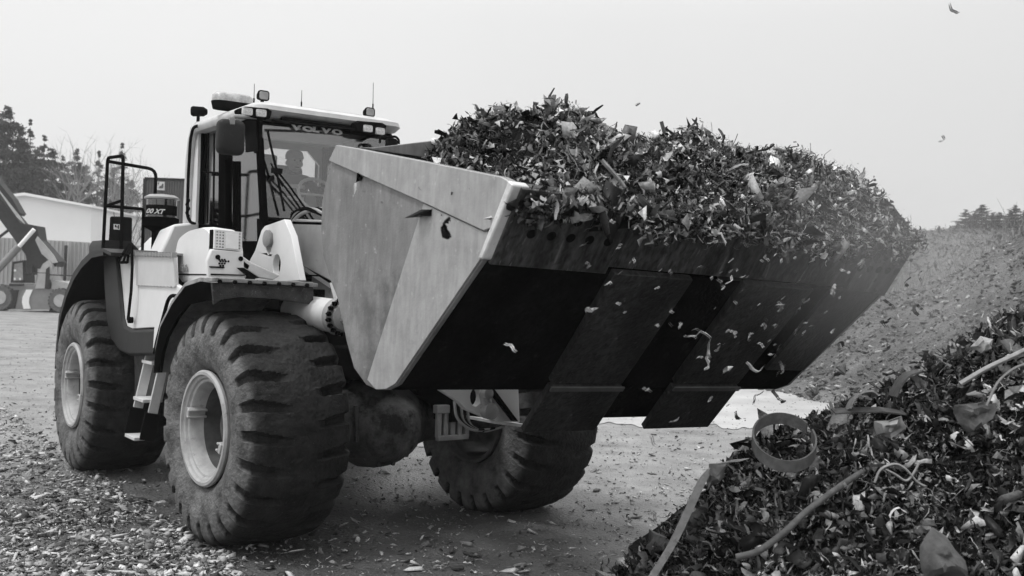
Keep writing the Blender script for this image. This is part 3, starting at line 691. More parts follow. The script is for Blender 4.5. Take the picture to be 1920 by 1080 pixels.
pc = g.build('air_precleaner', MT['blackm'], root, rear=True)
g = MB(); g.lathe([(ky*27.5, zz(410)), (ky*28, zz(378)), (ky*28, zz(372))], o, (0, 0, 1), 28, caps=False); g.lathe([(ky*18, zz(410)), (ky*18, zz(372))], o, (0, 0, 1), 20, mi=1); g.build('clear_bowl', [MT['glassd'], MT['blackm']], pc, rear=True)
g = MB(); g.lathe([(ky*33, zz(374)), (ky*33, zz(371)), (ky*24, zz(366)), (ky*4, zz(364)), (.01, zz(364))], o, (0, 0, 1), 28); g.build('cap', MT['grey'], pc, rear=True)
g = MB(); g.lathe([(ky*28.6, zz(404)), (ky*28.8, zz(386))], o, (0, 0, 1), 28, caps=False); g.build('label_band', MT['black'], pc, rear=True)
g = text_mb('00 XT', rx(273, 399, XC+ky*24), np.array([.25, 1, 0]), (0, 0, 1), .075, .008, shear=.4, bold=.003); g.build('lettering', MT['writing'], pc, rear=True, smooth=0)
XE = -5.3
def ze(y): return rx(225, y, XE)[2]
ke = abs(rx(245, 440, XE)[1]-rx(225, 440, XE)[1])/20
oe = (XE, rx(226, 440, XE)[1], 0)
g = MB(); g.lathe([(ke*21, ze(467)), (ke*20, ze(409)), (ke*18.5, ze(407)), (ke*17, ze(409)), (ke*16, ze(425)), (.01, ze(426))], oe, (0, 0, 1), 28); ex = g.build('exhaust_shroud', MT['black'], root, rear=True)
g = MB(); g.slab([rx(*q, XE+ke*21) for q in [(213, 420), (227, 421), (227, 431), (213, 430)]], (.008, 0, 0)); g.build('sticker', MT['writing'], ex, rear=True)
g = MB(); g.slab([rx(*q, XE+ke*21+.009) for q in [(215.5, 421.5), (218, 421.8), (218, 424.5), (221, 424.8), (221, 422), (223, 422), (223, 429), (221, 429), (221, 426.5), (215.5, 426)]], (.004, 0, 0)); g.build('sticker_mark', MT['dark'], ex, rear=True)
g = MB(); g.slab([rx(*q, -4.3) for q in [(190, 460), (196, 450), (245, 452), (262, 470), (262, 480), (190, 480)]], (-.6, 0, 0)); g.build('hood_grille', MT['fender'], root, rear=True)
YR = -1.66
A = ry(202, 296, YR); B = ry(231, 292, YR); Ab = ry(193, 472, YR); Bb = ry(227, 472, YR); XA = A[0]
Cp = rx(293, 318, XA); Cb = rx(290, 372, XA); Am = ry(199, 386, YR); Bm = ry(229, 376, YR); Dm = rx(269, 392, XA); Db = rx(267, 472, XA)
g = MB(); g.tube(fillet([Ab, A, B, Bb], .07), .020, 8); g.tube(fillet([A-[0, 0, .04], Cp, Cb-[0, 0, .4]], .10), .020, 8); g.tube([Am, Bm], .018, 8); g.tube(fillet([Am, Dm, Db], .03), .018, 8)
g.build('guard_rail', MT['black'], root, rear=True)

# ---- ladder
def lx(x, y, X): return px(x, y, 0, X, True)
XL, XR = -2.15, -1.80
def rail(a, b, X, w_, d_):
    p, q = lx(*a, X), lx(*b, X); return p, q
p0, p1 = lx(285, 652, XL), lx(246, 818, XL); r0, r1 = lx(310, 668, XR), lx(275, 826, XR)
g = MB(); dv = (p1-p0)/np.linalg.norm(p1-p0); nv = np.cross(dv, [1, 0, 0])
def bar(g, a, b, w_, t_, mi=0):
    d = b-a; Ln = np.linalg.norm(d); d = d/Ln; n_ = np.cross(d, [1, 0, 0]); n_ /= np.linalg.norm(n_)
    g.box((a+b)/2, (t_, w_, Ln), ax=((1, 0, 0), n_, d), mi=mi)
bar(g, p0, p0+(p1-p0)*.68, .10, .03); bar(g, r0, r0+(r1-r0)*.68, .10, .03)
g.box((p0+(p1-p0)*.3+r0+(r1-r0)*.3)/2+np.array([0, .09, 0]), (XR-XL, .02, np.linalg.norm(p1-p0)*.5), ax=((1, 0, 0), nv, dv))
lad = g.build('ladder', MT['whited'], root, rear=True, bevel=.006)
for k, t in enumerate((.12, .55, .98)):
    a, b = p0+(p1-p0)*t, r0+(r1-r0)*t
    g = MB(); g.box((a+b)/2, (XR-XL, .2, .035)); g.build('step', MT['whited'], lad, rear=True, bevel=.005)
for a_, b_ in ((p0, p1), (r0, r1)): g = MB(); bar(g, a_+(b_-a_)*.69, b_, .15, .02); g.build('rubber_strap', MT['black'], lad, rear=True)
g = MB(); g.tube(fillet([ry(290, 662, -1.78), ry(294, 640, -1.8), ry(315, 562, -1.8), ry(322, 554, -1.8), ry(340, 556, -1.8), ry(345, 572, -1.78)], .05), .018, 8); g.build('handrail', MT['black'], root, rear=True)
g = MB(); g.slab([ry(*q, -1.72) for q in [(290, 605), (312, 604), (304, 655), (287, 652)]], (0, .05, 0)); g.build('step_plate', MT['white'], root, rear=True)

# ---- cover below the cab (rounded pale box)
def cv(x, y, Y=-1.52): return ry(x, y, Y)
low = [cv(*q) for q in fillet([np.array(q_, float) for q_ in [(340, 532), (392, 532), (404, 515), (403, 465), (396, 436), (384, 423), (352, 430), (332, 446), (325, 480), (326, 515), (340, 531.5)]], 9, 3)]
g = MB(); mid = [p+np.array([0, .05, 0]) for p in low]
cen = sum(low)/len(low)
r0_ = [cen+(p-cen)*np.array([.93, 1, .93])+np.array([0, -.0, 0]) for p in low]
r1_ = [cen+(p-cen)*np.array([.97, 1, .97])+np.array([0, .03, 0]) for p in low]
r2_ = [p+np.array([0, .10, 0]) for p in low]; r3_ = [cen+(p-cen)*np.array([.92, 1, .96])+np.array([-.04, .30, 0]) for p in low]
g.loft([r0_, r1_, r2_, r3_]); cb_ = g.build('cab_base_cover', MT['white'], root, rear=True, smooth=50)
g = text_mb('OptiShift', cv(327.5, 509.5, -1.535), (1, 0, 0), (0, 0, 1), .105, .006, shear=.2, bold=.001); g.build('lettering', MT['greyw'], cb_, rear=True, smooth=0)
g = MB(); g.slab([cv(*q, -1.525) for q in [(326, 513), (400, 514), (400, 516), (326, 515.5)]], (0, .02, 0)); g.build('seam', MT['dark'], cb_, rear=True)
g = MB(); g.slab([cv(*q, -1.525) for q in [(393, 461), (403, 461), (403, 472), (392, 473)]], (0, -.006, 0)); g.slab([cv(*q, -1.525) for q in [(392, 477), (403, 475), (402, 486), (392, 487)]], (0, -.006, 0)); g.build('decal', MT['grey'], cb_, rear=True)
g = MB(); g.loft([[(-3.4, -1.3, 2.5), (-3.4, -.9, 2.5), (-3.4, -.9, 2.9), (-3.4, -1.15, 2.86)], [(-2.75, -1.35, 2.5), (-2.75, -.9, 2.5), (-2.75, -.9, 2.95), (-2.75, -1.2, 2.9)]]); g.build('rear_step_cover', MT['white'], root, rear=True, bevel=.03)

# ---- cab
YS, YL, XF, XB = -.83, .75, -1.22, -3.0
def cs(x, y, Y=YS): return px(x, y, 1, Y, True)
g = MB()
outl = [(368, 232), (470, 205), (482, 222), (486, 300), (493, 428), (493, 500), (400, 500), (366, 430), (364, 330)]
win1 = [(379, 248), (409, 240), (410, 300), (409, 421), (373, 421), (376, 330)]
win2 = [(427, 240), (477, 228), (481, 300), (487, 412), (484, 452), (428, 452), (425, 400)]
def wall(side):
    f_ = lambda L_: [cs(*q) for q in L_]
    P, h1, h2 = f_(outl), f_(win1), f_(win2)
    if side > 0:
        for p in P+h1+h2: p[1] = YL
    g = MB(); g.slab(P, (0, -side*.06, 0), holes=(h1, h2)); return g, h1, h2
g, h1, h2 = wall(-1); cab = g.build('cab', MT['blackm'], root, rear=True)
for nm, h, m_ in (('side_window', h1, 'glassd'), ('door_window', h2, 'glass')):
    k = MB(); k.slab([p+np.array([0, .03, 0]) for p in h], (0, .008, 0)); k.build(nm, MT[m_], cab, rear=True)
g, h1, h2 = wall(1); lw = g.build('left_wall', MT['blackm'], cab, rear=True)
k = MB(); k.slab([p-np.array([0, .03, 0]) for p in h1], (0, -.008, 0)); k.slab([p-np.array([0, .03, 0]) for p in h2], (0, -.008, 0)); k.build('left_windows', MT['glass'], cab, rear=True)
# rear wall with window
g = MB(); P = [(XB, YS+.02, 2.5), (XB, YL-.02, 2.5), (XB, YL-.02, 4.0), (XB, YS+.02, 4.0)]
hw = [np.array([XB, y, z]) for y, z in ((-.70, 3.40), (.66, 3.44), (.66, 3.76), (.50, 3.92), (-.62, 3.90), (-.70, 3.84))]
g.slab(P, (-.05, 0, 0), holes=(hw,)); g.build('rear_wall', MT['inter'], cab, rear=True)
g = MB(); g.slab([p-np.array([.02, 0, 0]) for p in hw], (-.008, 0, 0)); g.build('rear_window', MT['glass'], cab, rear=True)
g = MB(); g.box((-2.1, -.04, 2.5), (1.7, 1.5, .06)); g.build('cab_floor', MT['dark'], cab, rear=True)
# front below the glass
g = MB(); g.loft([[(-1.10, YS+.02, 2.5), (-1.10, YL-.02, 2.5), (-1.16, YL-.02, 2.93), (-1.16, YS+.02, 2.93)], [(-1.2, YS+.02, 2.5), (-1.2, YL-.02, 2.5), (-1.26, YL-.02, 2.93), (-1.26, YS+.02, 2.93)]]); g.build('cab_front', MT['blackm'], cab, rear=True)
g = MB(); g.box((-1.55, .35, 2.95), (.35, .7, .25)); g.tube([(-1.6, .1, 2.9), (-1.75, .1, 3.25)], .04, 8); g.build('dashboard', MT['black'], cab, rear=True, bevel=.03)
sw = MB(); cc = np.array([-1.82, .1, 3.28]); ang = [cc+.22*(math.cos(a)*np.array([0, 1, 0])+math.sin(a)*np.array([-.5, 0, .86])) for a in np.linspace(0, 2*math.pi, 25)]
sw.tube(ang, .018, 8); sw.tube([cc-[0, .2, 0], cc, cc+[0, .2, 0]], .015, 6); sw.build('steering_wheel', MT['inter'], cab, rear=True)
# windshield, bowed forward
g = MB(); n = 9; rows = []
for iz, z in enumerate(np.linspace(2.93, 3.92, 7)):
    t = iz/6
    rows.append([(-1.12-.10*t+.10*(1-((y+.04)/.78)**2)-.06, y, z) for y in np.linspace(YS+.03, YL-.06, n)])
g.loft(rows, closed=False, caps=False); g.build('windscreen', MT['glass'], cab, rear=True)
g = MB(); 
for row in (rows[0], rows[-1]): g.tube(row, .022, 6)
g.tube([r[0] for r in rows], .018, 6); g.tube([r[-1] for r in rows], .035, 6); g.build('screen_frame', MT['black'], cab, rear=True)
g = MB(); g.loft([[(r_[0]-.012, r_[1], r_[2]) for r_ in rows[5]], [(r_[0]-.012, r_[1], r_[2]) for r_ in rows[6]]], closed=False, caps=False); g.build('sun_strip', glass('tinted strip', .45, .05), cab, rear=True)
# roof
g = MB()
g.loft([rrect((-2.15, -.09, 3.985), (1, 0, 0), (0, 1, 0), 2.05, 1.66, .14), rrect((-2.13, -.09, 4.03), (1, 0, 0), (0, 1, 0), 2.14, 1.72, .16), rrect((-2.13, -.09, 4.075), (1, 0, 0), (0, 1, 0), 2.12, 1.70, .16), rrect((-2.15, -.09, 4.12), (1, 0, 0), (0, 1, 0), 1.95, 1.55, .15)])
rf = g.build('roof', MT['whited'], cab, rear=True, smooth=50)
g = MB(); g.loft([rrect((-2.0, .05, 4.122), (1, 0, 0), (0, 1, 0), 1.3, 1.0, .1), rrect((-2.0, .05, 4.165), (1, 0, 0), (0, 1, 0), 1.2, .9, .1)]); g.build('roof_hatch', MT['grey'], rf, rear=True, smooth=50)
g = MB(); g.box((-1.14, -.09, 4.015), (.05, 1.1, .03)); g.box((-1.12, -.09, 3.965), (.05, 1.1, .03)); g.build('roof_front_trim', MT['black'], rf, rear=True)
XV = -1.02
for (a, b) in (((452, 199), (511, 223)), ((664, 226), (726, 252))):
    P = [px(*q, 0, XV, True) for q in ((a[0], a[1]+4), (a[0]+8, a[1]), (b[0]-8, a[1]+4), (b[0], a[1]+9), (b[0]-4, b[1]), (a[0]+6, b[1]-5))]
    g = MB(); g.slab(P, (-.22, 0, 0)); lb = g.build('lamp_housing', MT['black'], cab, rear=True, bevel=.015)
    ls = ((464, 209), (490, 212)) if a[0] < 600 else ((690, 241), (713, 246))
    for q in ls:
        c = px(*q, 0, XV+.012, True); g = MB(); g.loft([rrect(c+[-.02, 0, 0], (0, 1, 0), (0, 0, 1), .105, .075, .015), rrect(c+[.012, 0, 0], (0, 1, 0), (0, 0, 1), .10, .07, .015)]); g.build('headlamp', MT['lamp'], lb, rear=True)
# lettering on the top of the glass
XT = -1.165; p0_, p1_ = px(548, 238, 0, XT, True), px(640, 248, 0, XT, True)
nrm = np.linalg.norm(p1_-p0_)
for i, ch in enumerate('VOLVO'):
    t = (i+.0)/5; g = text_mb(ch, p0_+(p1_-p0_)*t+np.array([0, 0, -.025]), (0, 1, -.04), (0, 0, 1), .072, .02, bold=.004, sx=2.0); g.build('letter', MT['letter'], cab, rear=True, smooth=0)
g = MB(); g.tube([px(510, 226, 0, XV-.03, True), px(548, 231, 0, XV-.03, True), px(664, 243, 0, XV-.03, True)], .014, 6); g.build('visor_bar', MT['black'], cab, rear=True)
# rear-corner posts: outer tube and pillar strip, handle
pt = [(345, 432), (347, 380), (351, 300), (355, 262), (360, 245), (367, 236)]
g = MB(); g.tube([cs(x+6, y, -.90) for x, y in pt], .055, 12); g.build('corner_post', MT['whited'], cab, rear=True)
g = MB(); g.slab([cs(*q, -.845) for q in [(367, 243), (377, 243), (375, 330), (371, 425), (362, 425), (365, 330)]], (0, -.03, 0)); g.build('rear_pillar', MT['white'], cab, rear=True)
g = MB(); g.tube(fillet([cs(377, 235, -.9), cs(362, 238, -1.0), cs(357, 262, -1.0), cs(353, 330, -1.0), cs(351, 405, -1.0), cs(358, 418, -1.0), cs(372, 421, -.9)], .05), .018, 8)
g.tube([cs(352+3*math.sin(k*.9), 372+k*2.2, -1.02) for k in range(16)], .012, 6); g.build('grab_rail', MT['black'], cab, rear=True)
g = MB()
for x in (391, 402): g.tube([cs(x, 250, -.8), cs(x-2, 418, -.8)], .012, 6)
g.tube([cs(375, 322, -.8), cs(408, 324, -.8)], .012, 6); g.build('window_bars', MT['black'], cab, rear=True)
for (x0, x1, nm, mm) in ((416, 427, 'door_post', 'blackm'),):
    g = MB(); g.slab([cs(x0, 300, -.86 if nm[0] == 'd' else -.6), cs(x1, 300, -.86 if nm[0] == 'd' else -.6), cs(x1, 440, -.86 if nm[0] == 'd' else -.6), cs(x0, 440, -.86 if nm[0] == 'd' else -.6)], (0, -.03, 0)); g.build(nm, MT[mm], cab, rear=True)
g = MB(); g.slab([cs(*q, -.84) for q in [(460, 226), (481, 222), (484, 283), (462, 286)]], (0, -.01, 0)); g.build('door_shade', MT['black'], cab, rear=True)
# door frame strip / lower pale post inside
g = MB(); g.tube([cs(443, 362, -.5), cs(440, 460, -.5)], .03, 8); g.build('console_post', MT['whited'], cab, rear=True)
# seat
g = MB(); g.box((-2.45, .05, 2.95), (.5, .52, .14)); g.box((-2.72, .05, 3.32), (.14, .5, .72)); st = g.build('driver_seat', MT['black'], cab, rear=True, bevel=.05)
g = MB(); g.box((-2.72, -.14, 3.72), (.1, .24, .14)); g.build('headrest', MT['black'], st, rear=True, bevel=.03)
g = MB(); g.box((-2.3, -.42, 3.06), (.5, .16, .12)); g.tube([(-2.12, -.42, 3.1), (-2.08, -.42, 3.28)], .02, 8); g.box((-2.5, -.55, 2.8), (.7, .3, .5)); g.build('armrest', MT['black'], st, rear=True, bevel=.03)
g = MB(); g.box((-2.0, -.62, 3.42), (.05, .22, .18)); g.tube([(-2.0, -.6, 3.35), (-1.95, -.7, 3.1), (-1.9, -.75, 2.9)], .015, 6); g.build('display_screen', MT['black'], cab, rear=True, bevel=.01)
# mirrors
XM = -.90
mc = px(434, 257, 0, XM, True); ky_ = abs(px(460, 257, 0, XM, True)[1]-mc[1])/26; kz_ = abs(px(434, 290, 0, XM, True)[2]-mc[2])/33
W_, H_ = ky_*50, kz_*66
g = MB(); g.loft([rrect(mc+[-.06, 0, 0], (0, 1, 0), (0, 0, 1), W_, H_, .06), rrect(mc, (0, 1, 0), (0, 0, 1), W_, H_, .06), rrect(mc+[.035, 0, 0], (0, 1, 0), (0, 0, 1), W_*.9, H_*.92, .05), rrect(mc+[.05, 0, 0], (0, 1, 0), (0, 0, 1), W_*.6, H_*.7, .04)]); mi_ = g.build('mirror', MT['fender'], cab, rear=True, smooth=60)
g = MB(); g.tube(fillet([mc+[0, 0, H_*.42], px(436, 218, 0, XM, True), (-1.15, YS-.03, 3.95)], .05), .02, 8); g.box(px(434, 228, 0, XM+.02, True), (.06, .05, .07)); g.build('mirror_bracket', MT['grey'], mi_, rear=True)
g = MB(); q = [px(*t, 0, -1.0, True) for t in ((712, 268), (713, 258), (742, 256), (748, 262), (748, 270))]; g.tube(fillet(q, .03), .014, 6); mb_ = g.build('far_mirror_arm', MT['black'], cab, rear=True)
mc2 = px(733, 276, 0, -1.0, True); g = MB(); g.loft([rrect(mc2, (0, 1, 0), (0, 0, 1), .14, .2, .03), rrect(mc2+[.04, 0, 0], (0, 1, 0), (0, 0, 1), .12, .18, .03)]); g.build('far_mirror', MT['black'], mb_, rear=True)
# roof lamps, beacon, antennas
def lampbox(x, y, X, s_, nm='work_lamp'):
    c = px(x, y, 0, X, True); g = MB(); g.loft([rrect(c+[-.06, 0, 0], (0, 1, 0), (0, 0, 1), .10*s_, .08*s_, .02), rrect(c+[.02, 0, 0], (0, 1, 0), (0, 0, 1), .15*s_, .13*s_, .03), rrect(c+[.04, 0, 0], (0, 1, 0), (0, 0, 1), .15*s_, .13*s_, .03)]); g.tube([c, c-[0, 0, .12*s_]], .02, 6)
    o = g.build(nm, MT['black'], cab, rear=True); k = MB(); k.loft([rrect(c+[.041, 0, 0], (0, 1, 0), (0, 0, 1), .12*s_, .10*s_, .02), rrect(c+[.048, 0, 0], (0, 1, 0), (0, 0, 1), .11*s_, .09*s_, .02)]); k.build('lens', MT['grey'], o, rear=True)
lampbox(492, 180, -1.45, .82); lampbox(691, 211, -1.3, .78)
c = px(372, 209, 0, -3.1, True); g = MB(); g.lathe([(.03, -.1), (.055, -.06), (.06, .06), (.05, .08)], c, (-.5, -.85, 0), 14); g.tube([c, c-[0, 0, .15]], .02, 6); g.build('rear_work_lamp', MT['black'], cab, rear=True)
bc = px(436, 190, 0, -2.1, True)
g = MB(); g.loft([rrect(bc+[0, 0, -.10], (0, 1, 0), (1, 0, 0), .42, .20, .09), rrect(bc+[0, 0, -.02], (0, 1, 0), (1, 0, 0), .46, .22, .1)]); be = g.build('beacon_bar', MT['black'], cab, rear=True)
g = MB(); g.loft([rrect(bc+[0, 0, -.018], (0, 1, 0), (1, 0, 0), .45, .22, .1), rrect(bc+[0, 0, .05], (0, 1, 0), (1, 0, 0), .44, .21, .1), rrect(bc+[0, 0, .075], (0, 1, 0), (1, 0, 0), .38, .16, .07)]); g.build('beacon_lens', mat('beacon lens', .34, .12, var=.5, scale=14, bump=.1), be, rear=True, smooth=60)
for (x, y0_, y1_, X) in ((477, 157, 192, -1.6), (566, 169, 196, -2.3), (700, 155, 208, -1.4)):
    g = MB(); a, b = px(x-1, y1_+4, 0, X, True), px(x, y0_, 0, X, True); g.tube([a, a*.7+b*.3, a*.69+b*.31, b], [.009, .009, .004, .003], 6); g.build('antenna', MT['black'], cab, rear=True)
# wiper
XW = -1.0
wp = lambda x, y, X=XW: px(x, y, 0, X, True)
g = MB(); g.tube([wp(502, 246), wp(508, 275), wp(517, 312), wp(524, 350), wp(533, 396)], .013, 6); wi = g.build('wiper_blade', MT['black'], cab, rear=True)
g = MB(); g.tube([wp(516, 316), wp(545, 352), wp(592, 418)], .010, 6); g.tube([wp(513, 322), wp(540, 358), wp(582, 418)], .010, 6); g.box(wp(519, 320), (.03, .11, .05)); g.tube([wp(508, 306), wp(520, 330), wp(530, 350)], .008, 6); g.box(wp(576, 398), (.02, .07, .02)); g.build('wiper_arm', MT['black'], wi, rear=True)
# splashes on the glass (stickers)
g = MB()
for (x, y, a_, b_) in ((497, 272, .055, .05), ): g.slab(ellipse(px(x, y, 0, -1.28, True), (0, a_, 0), (0, 0, b_), 9), (.003, 0, 0))
g.build('screen_sticker', MT['inter'], cab, rear=True)

# ================================================================== BUCKET
DL = np.array([.0550864, .99825994, -.02103747]); BWID = 3.7; YB = -1.85
def bp_(x, y, Y=YB): return px(x, y, 1, Y)
RT, FT, LIP, KN = bp_(643, 273), bp_(970, 345), bp_(915, 488), bp_(754, 721)
outl = [bp_(*q) for q in [(643, 273), (680, 279), (800, 302), (900, 322), (955, 333), (967, 339), (972, 345), (915, 488), (754, 721), (735, 731), (715, 731), (695, 722), (672, 690), (658, 640), (648, 590), (640, 557), (629, 529), (614, 481), (610, 433), (612, 380), (618, 345), (628, 318), (629, 303)]]
outl_in = [p for p in outl]
g = MB()
# floor sheet: from lip down round the heel and up the back
th = .03
nf = np.cross(KN-LIP, DL); nf /= np.linalg.norm(nf); nf *= -1 if nf[2] > 0 else 1      # points down and forward
backp = [KN]+outl[9:13]+[bp_(660, 640), bp_(655, 590), bp_(652, 540), bp_(645, 480), bp_(640, 430), bp_(640, 380), bp_(640, 330), RT]
prof = [LIP+(LIP-KN)*.0]+backp
rings = []
cen = (RT+LIP+KN)/3
for p in prof:
    d = p-cen; d[1] = 0; d /= np.linalg.norm(d); rings.append([p, p+DL*BWID, p+DL*BWID-d*th, p-d*th])
g.loft([[q+DL*0 for q in r] for r in rings])
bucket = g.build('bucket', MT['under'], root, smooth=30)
for s in (0, 1):
    g = MB(); off = DL*(BWID if s else 0)
    g.slab([p+off for p in outl], DL*(-.035 if not s else .035)); sp = g.build('side_plate', MT['bucket'], bucket, bevel=.006)
    e = DL*(-.052 if not s else .052)
    # reinforcing plate along the top
    g = MB(); g.slab([bp_(*q)+off+DL*(-.036 if not s else .036) for q in [(644, 274), (680, 280), (800, 303), (900, 323), (955, 334), (966, 340), (971, 346), (937, 428), (922, 434), (805, 380), (630, 303)]], DL*(-.022 if not s else .022)); g.build('top_plate', MT['bucket2'], sp, bevel=.004)
    # lighter wear plate
    g = MB(); g.slab([bp_(*q)+off+DL*(-.036 if not s else .036) for q in [(806, 383), (920, 436), (934, 437), (913, 486), (753, 719), (736, 729), (716, 730), (700, 712)]], DL*(-.010 if not s else .010)); g.build('wear_sheet', MT['bucket2'], sp, bevel=.002)
    # heavy front edge
    g = MB(); a, b, c, d = bp_(966, 340), bp_(975, 349), bp_(918, 487), bp_(908, 487)
    g.slab([p+off+DL*(-.06 if not s else .06)+np.array([.015, 0, 0]) for p in (a, b, c, d)], DL*(.12 if not s else -.12)); g.build('side_cutter', MT['edge'], sp, bevel=.01)
# spill guard along the back
g = MB(); b0 = RT
pts = [b0+DL*.1, b0+DL*(BWID-.1), b0+DL*(BWID-.25)+[0, 0, .02], b0+DL*(BWID-1.1)+[0, 0, .22], b0+DL*1.1+[0, 0, .22], b0+DL*.25+[0, 0, .02]]
g.slab(pts, (-.03, 0, 0)); g.build('spill_guard', MT['bucket'], bucket, bevel=.006)
# cutting edge plate (continues the floor, steeper)
FTe = bp_(975, 349); ce = LIP-FTe; nc = np.cross(ce, DL); nc /= np.linalg.norm(nc); nc *= 1 if nc[0] > 0 else -1
g = MB(); P0, P1 = FTe+DL*.06, FTe+DL*(BWID-.06)
g.slab([P0, P1, LIP+DL*(BWID-.06)-ce*.045, LIP+DL*.06-ce*.045], -nc*.05); cut = g.build('cutting_edge', MT['lip'], bucket, bevel=.005)
for (t0, t1) in ((.0, .87), (3.2, BWID)):
    g = MB(); a = .93
    g.slab([FTe+DL*t0+nc*.001, FTe+DL*t1+nc*.001, FTe+DL*t1+ce*1.02+nc*.001, FTe+DL*t0+ce*1.02+nc*.001], nc*.03); se = g.build('bolt_on_edge', MT['lip'], cut, bevel=.004)
    for r_ in (.335, .56):
        for k in range(5):
            tt = (t0+.19+.145*k if t0 < 1 else t0+.02+.11*k)
            c = FTe+ce*r_+DL*tt+nc*.032; g = MB(); g.slab(ellipse(c, DL*.032, ce/np.linalg.norm(ce)*.030, 12), nc*.003); g.build('bolt_hole', MT['dark'], cut)
# wear plates under the floor
fl = KN-LIP
def onf(a, t, o=0.): return LIP+fl*a+DL*t+nf*o
def plate(nm, q, o, th_, m_, par=bucket, bev=.006):
    g = MB(); g.slab([onf(a, t, o) for a, t in q], nf*th_); return g.build(nm, m_, par, bevel=bev)
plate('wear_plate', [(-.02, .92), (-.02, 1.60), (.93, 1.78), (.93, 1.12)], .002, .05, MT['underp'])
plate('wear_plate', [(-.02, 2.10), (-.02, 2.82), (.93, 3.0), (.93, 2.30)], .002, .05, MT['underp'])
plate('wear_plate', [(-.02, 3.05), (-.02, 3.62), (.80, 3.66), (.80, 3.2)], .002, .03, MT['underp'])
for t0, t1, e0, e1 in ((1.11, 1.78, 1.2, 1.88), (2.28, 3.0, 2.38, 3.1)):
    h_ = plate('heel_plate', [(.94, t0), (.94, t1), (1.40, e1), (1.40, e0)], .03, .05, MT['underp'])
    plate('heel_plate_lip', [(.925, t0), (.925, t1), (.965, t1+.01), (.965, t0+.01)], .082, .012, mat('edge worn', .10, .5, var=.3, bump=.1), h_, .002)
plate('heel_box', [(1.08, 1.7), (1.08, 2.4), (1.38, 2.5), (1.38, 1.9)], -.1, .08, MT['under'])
for t in (2.0, 2.4, 2.75):
    g = MB(); g.slab([KN+DL*t, KN+DL*t-nf*.1+fl*.45, KN+DL*t+np.array([-.6, 0, -.05]), KN+DL*t+np.array([-.7, 0, .4])], DL*.06); g.build('mounting_ear', MT['dark'], bucket)

# ================================================================== LOAD IN THE BUCKET
tk = np.arange(.7, 3.8, .25); hk = [.34, .46, .43, .42, .38, .39, .43, .45, .44, .45, .47, .49, .51]
def heap(s, t):
    A_, B_ = RT+DL*t, FTe+DL*t
    hc = np.interp(t, tk, hk)*np.clip((t-.62)/.32, 0, 1)**.6-.36*np.clip((.95-t)/.6, 0, 1)*np.clip(1.25-s, 0, 1)
    far = np.clip((t-2.8)/.9, 0, 1)
    pr_ = np.interp(s, [0, .2, .45, .7, .9, 1, 1.1], [.55, .85, 1, .80, .42, .0, -.4])
    pr2 = np.interp(s, [0, .2, .45, .7, .9, 1, 1.1], [.4, .8, 1, .96, .58, .20, -.05])
    z = hc*(pr_*(1-far)+pr2*far)
    return A_*(1-s)+B_*s+np.array([0, 0, z])
MSOIL = mat('packed shreddings', .012, .8, var=.6, scale=20, bump=1, bscale=30)
g = MB(); ns, ntt = 26, 70; P = []
for i in range(ntt+1):
    for j in range(ns+1):
        s_, t_ = j/ns, .1+(BWID-.15)*i/ntt; p = heap(s_, t_)-np.array([0, 0, .05]); p = p+np.array([0, 0, .06*nmix(t_*3, s_*6, 1.2)]); P.append(p)
g.add(P, [(i*(ns+1)+j, i*(ns+1)+j+1, (i+1)*(ns+1)+j+1, (i+1)*(ns+1)+j) for i in range(ntt) for j in range(ns)])
core = [len(P)]
hp = empty('bucket_load', heap(.5, 1.8)); tag(hp, 'heap of shredded metal and rubber scrap piled in the raised bucket', 'scrap heap', kind='stuff')
bpy.data.objects.remove(hp); 
core = g.build('bucket_load', MSOIL, smooth=0)
tag(core, 'heap of shredded metal and rubber scrap piled in the raised bucket', 'scrap heap', kind='stuff')
n = 25000; S = rng.random(n)**.85*1.06; T_ = .02+rng.random(n)*(BWID-.02)
pos = np.array([heap(s_, t_) for s_, t_ in zip(S, T_)]); dz = rng.normal(size=n)*.03; pos[:, 2] += dz
lump = np.array([nmix(t_*2.3, s_*3.5, 1.3, 9) for s_, t_ in zip(S, T_)]); pos[:, 2] += lump*.15-.03
tfar = T_/BWID
size = (.026+.078*rng.random(n)**2.0)*(1.30-.62*tfar)
small = rng.random(n) < .25
def nz_t(n, far): return tones(n, .004, .95, 3.2)*(1+.2*far)
def more(k, lo, hi, mix, tn):
    S_ = rng.random(k)**.85*1.05; Tt = .35+rng.random(k)*(BWID-.35); P_ = np.array([heap(u_, v_) for u_, v_ in zip(S_, Tt)]); P_[:, 2] += rng.normal(size=k)*.03+np.array([nmix(v_*2.3, u_*3.5, 1.3, 9) for u_, v_ in zip(S_, Tt)])*.15
    P_[:, 2] += .02; o_ = scatter('load_layer', P_, lo+(hi-lo)*rng.random(k)**2, mix, MSCR, tone=tn(k)); o_.parent = core; o_.location = -WL[core]; o_['kind'] = 'stuff'; return o_
more(16000, .008, .022, {'strip': 5, 'flake': 3, 'wire': 3}, lambda k: tones(k, .02, .42, 1.8)).name = 'fine_shreds'
more(650, .07, .16, {'strip': 6, 'wire': 4}, lambda k: tones(k, .01, .40, 1.8)).name = 'long_strips'
a = scatter('load_scrap', pos, size, {'flake': 6, 'strip': 6, 'wire': 2.0, 'chunk': .25}, MSCR, tone=nz_t(n, tfar))
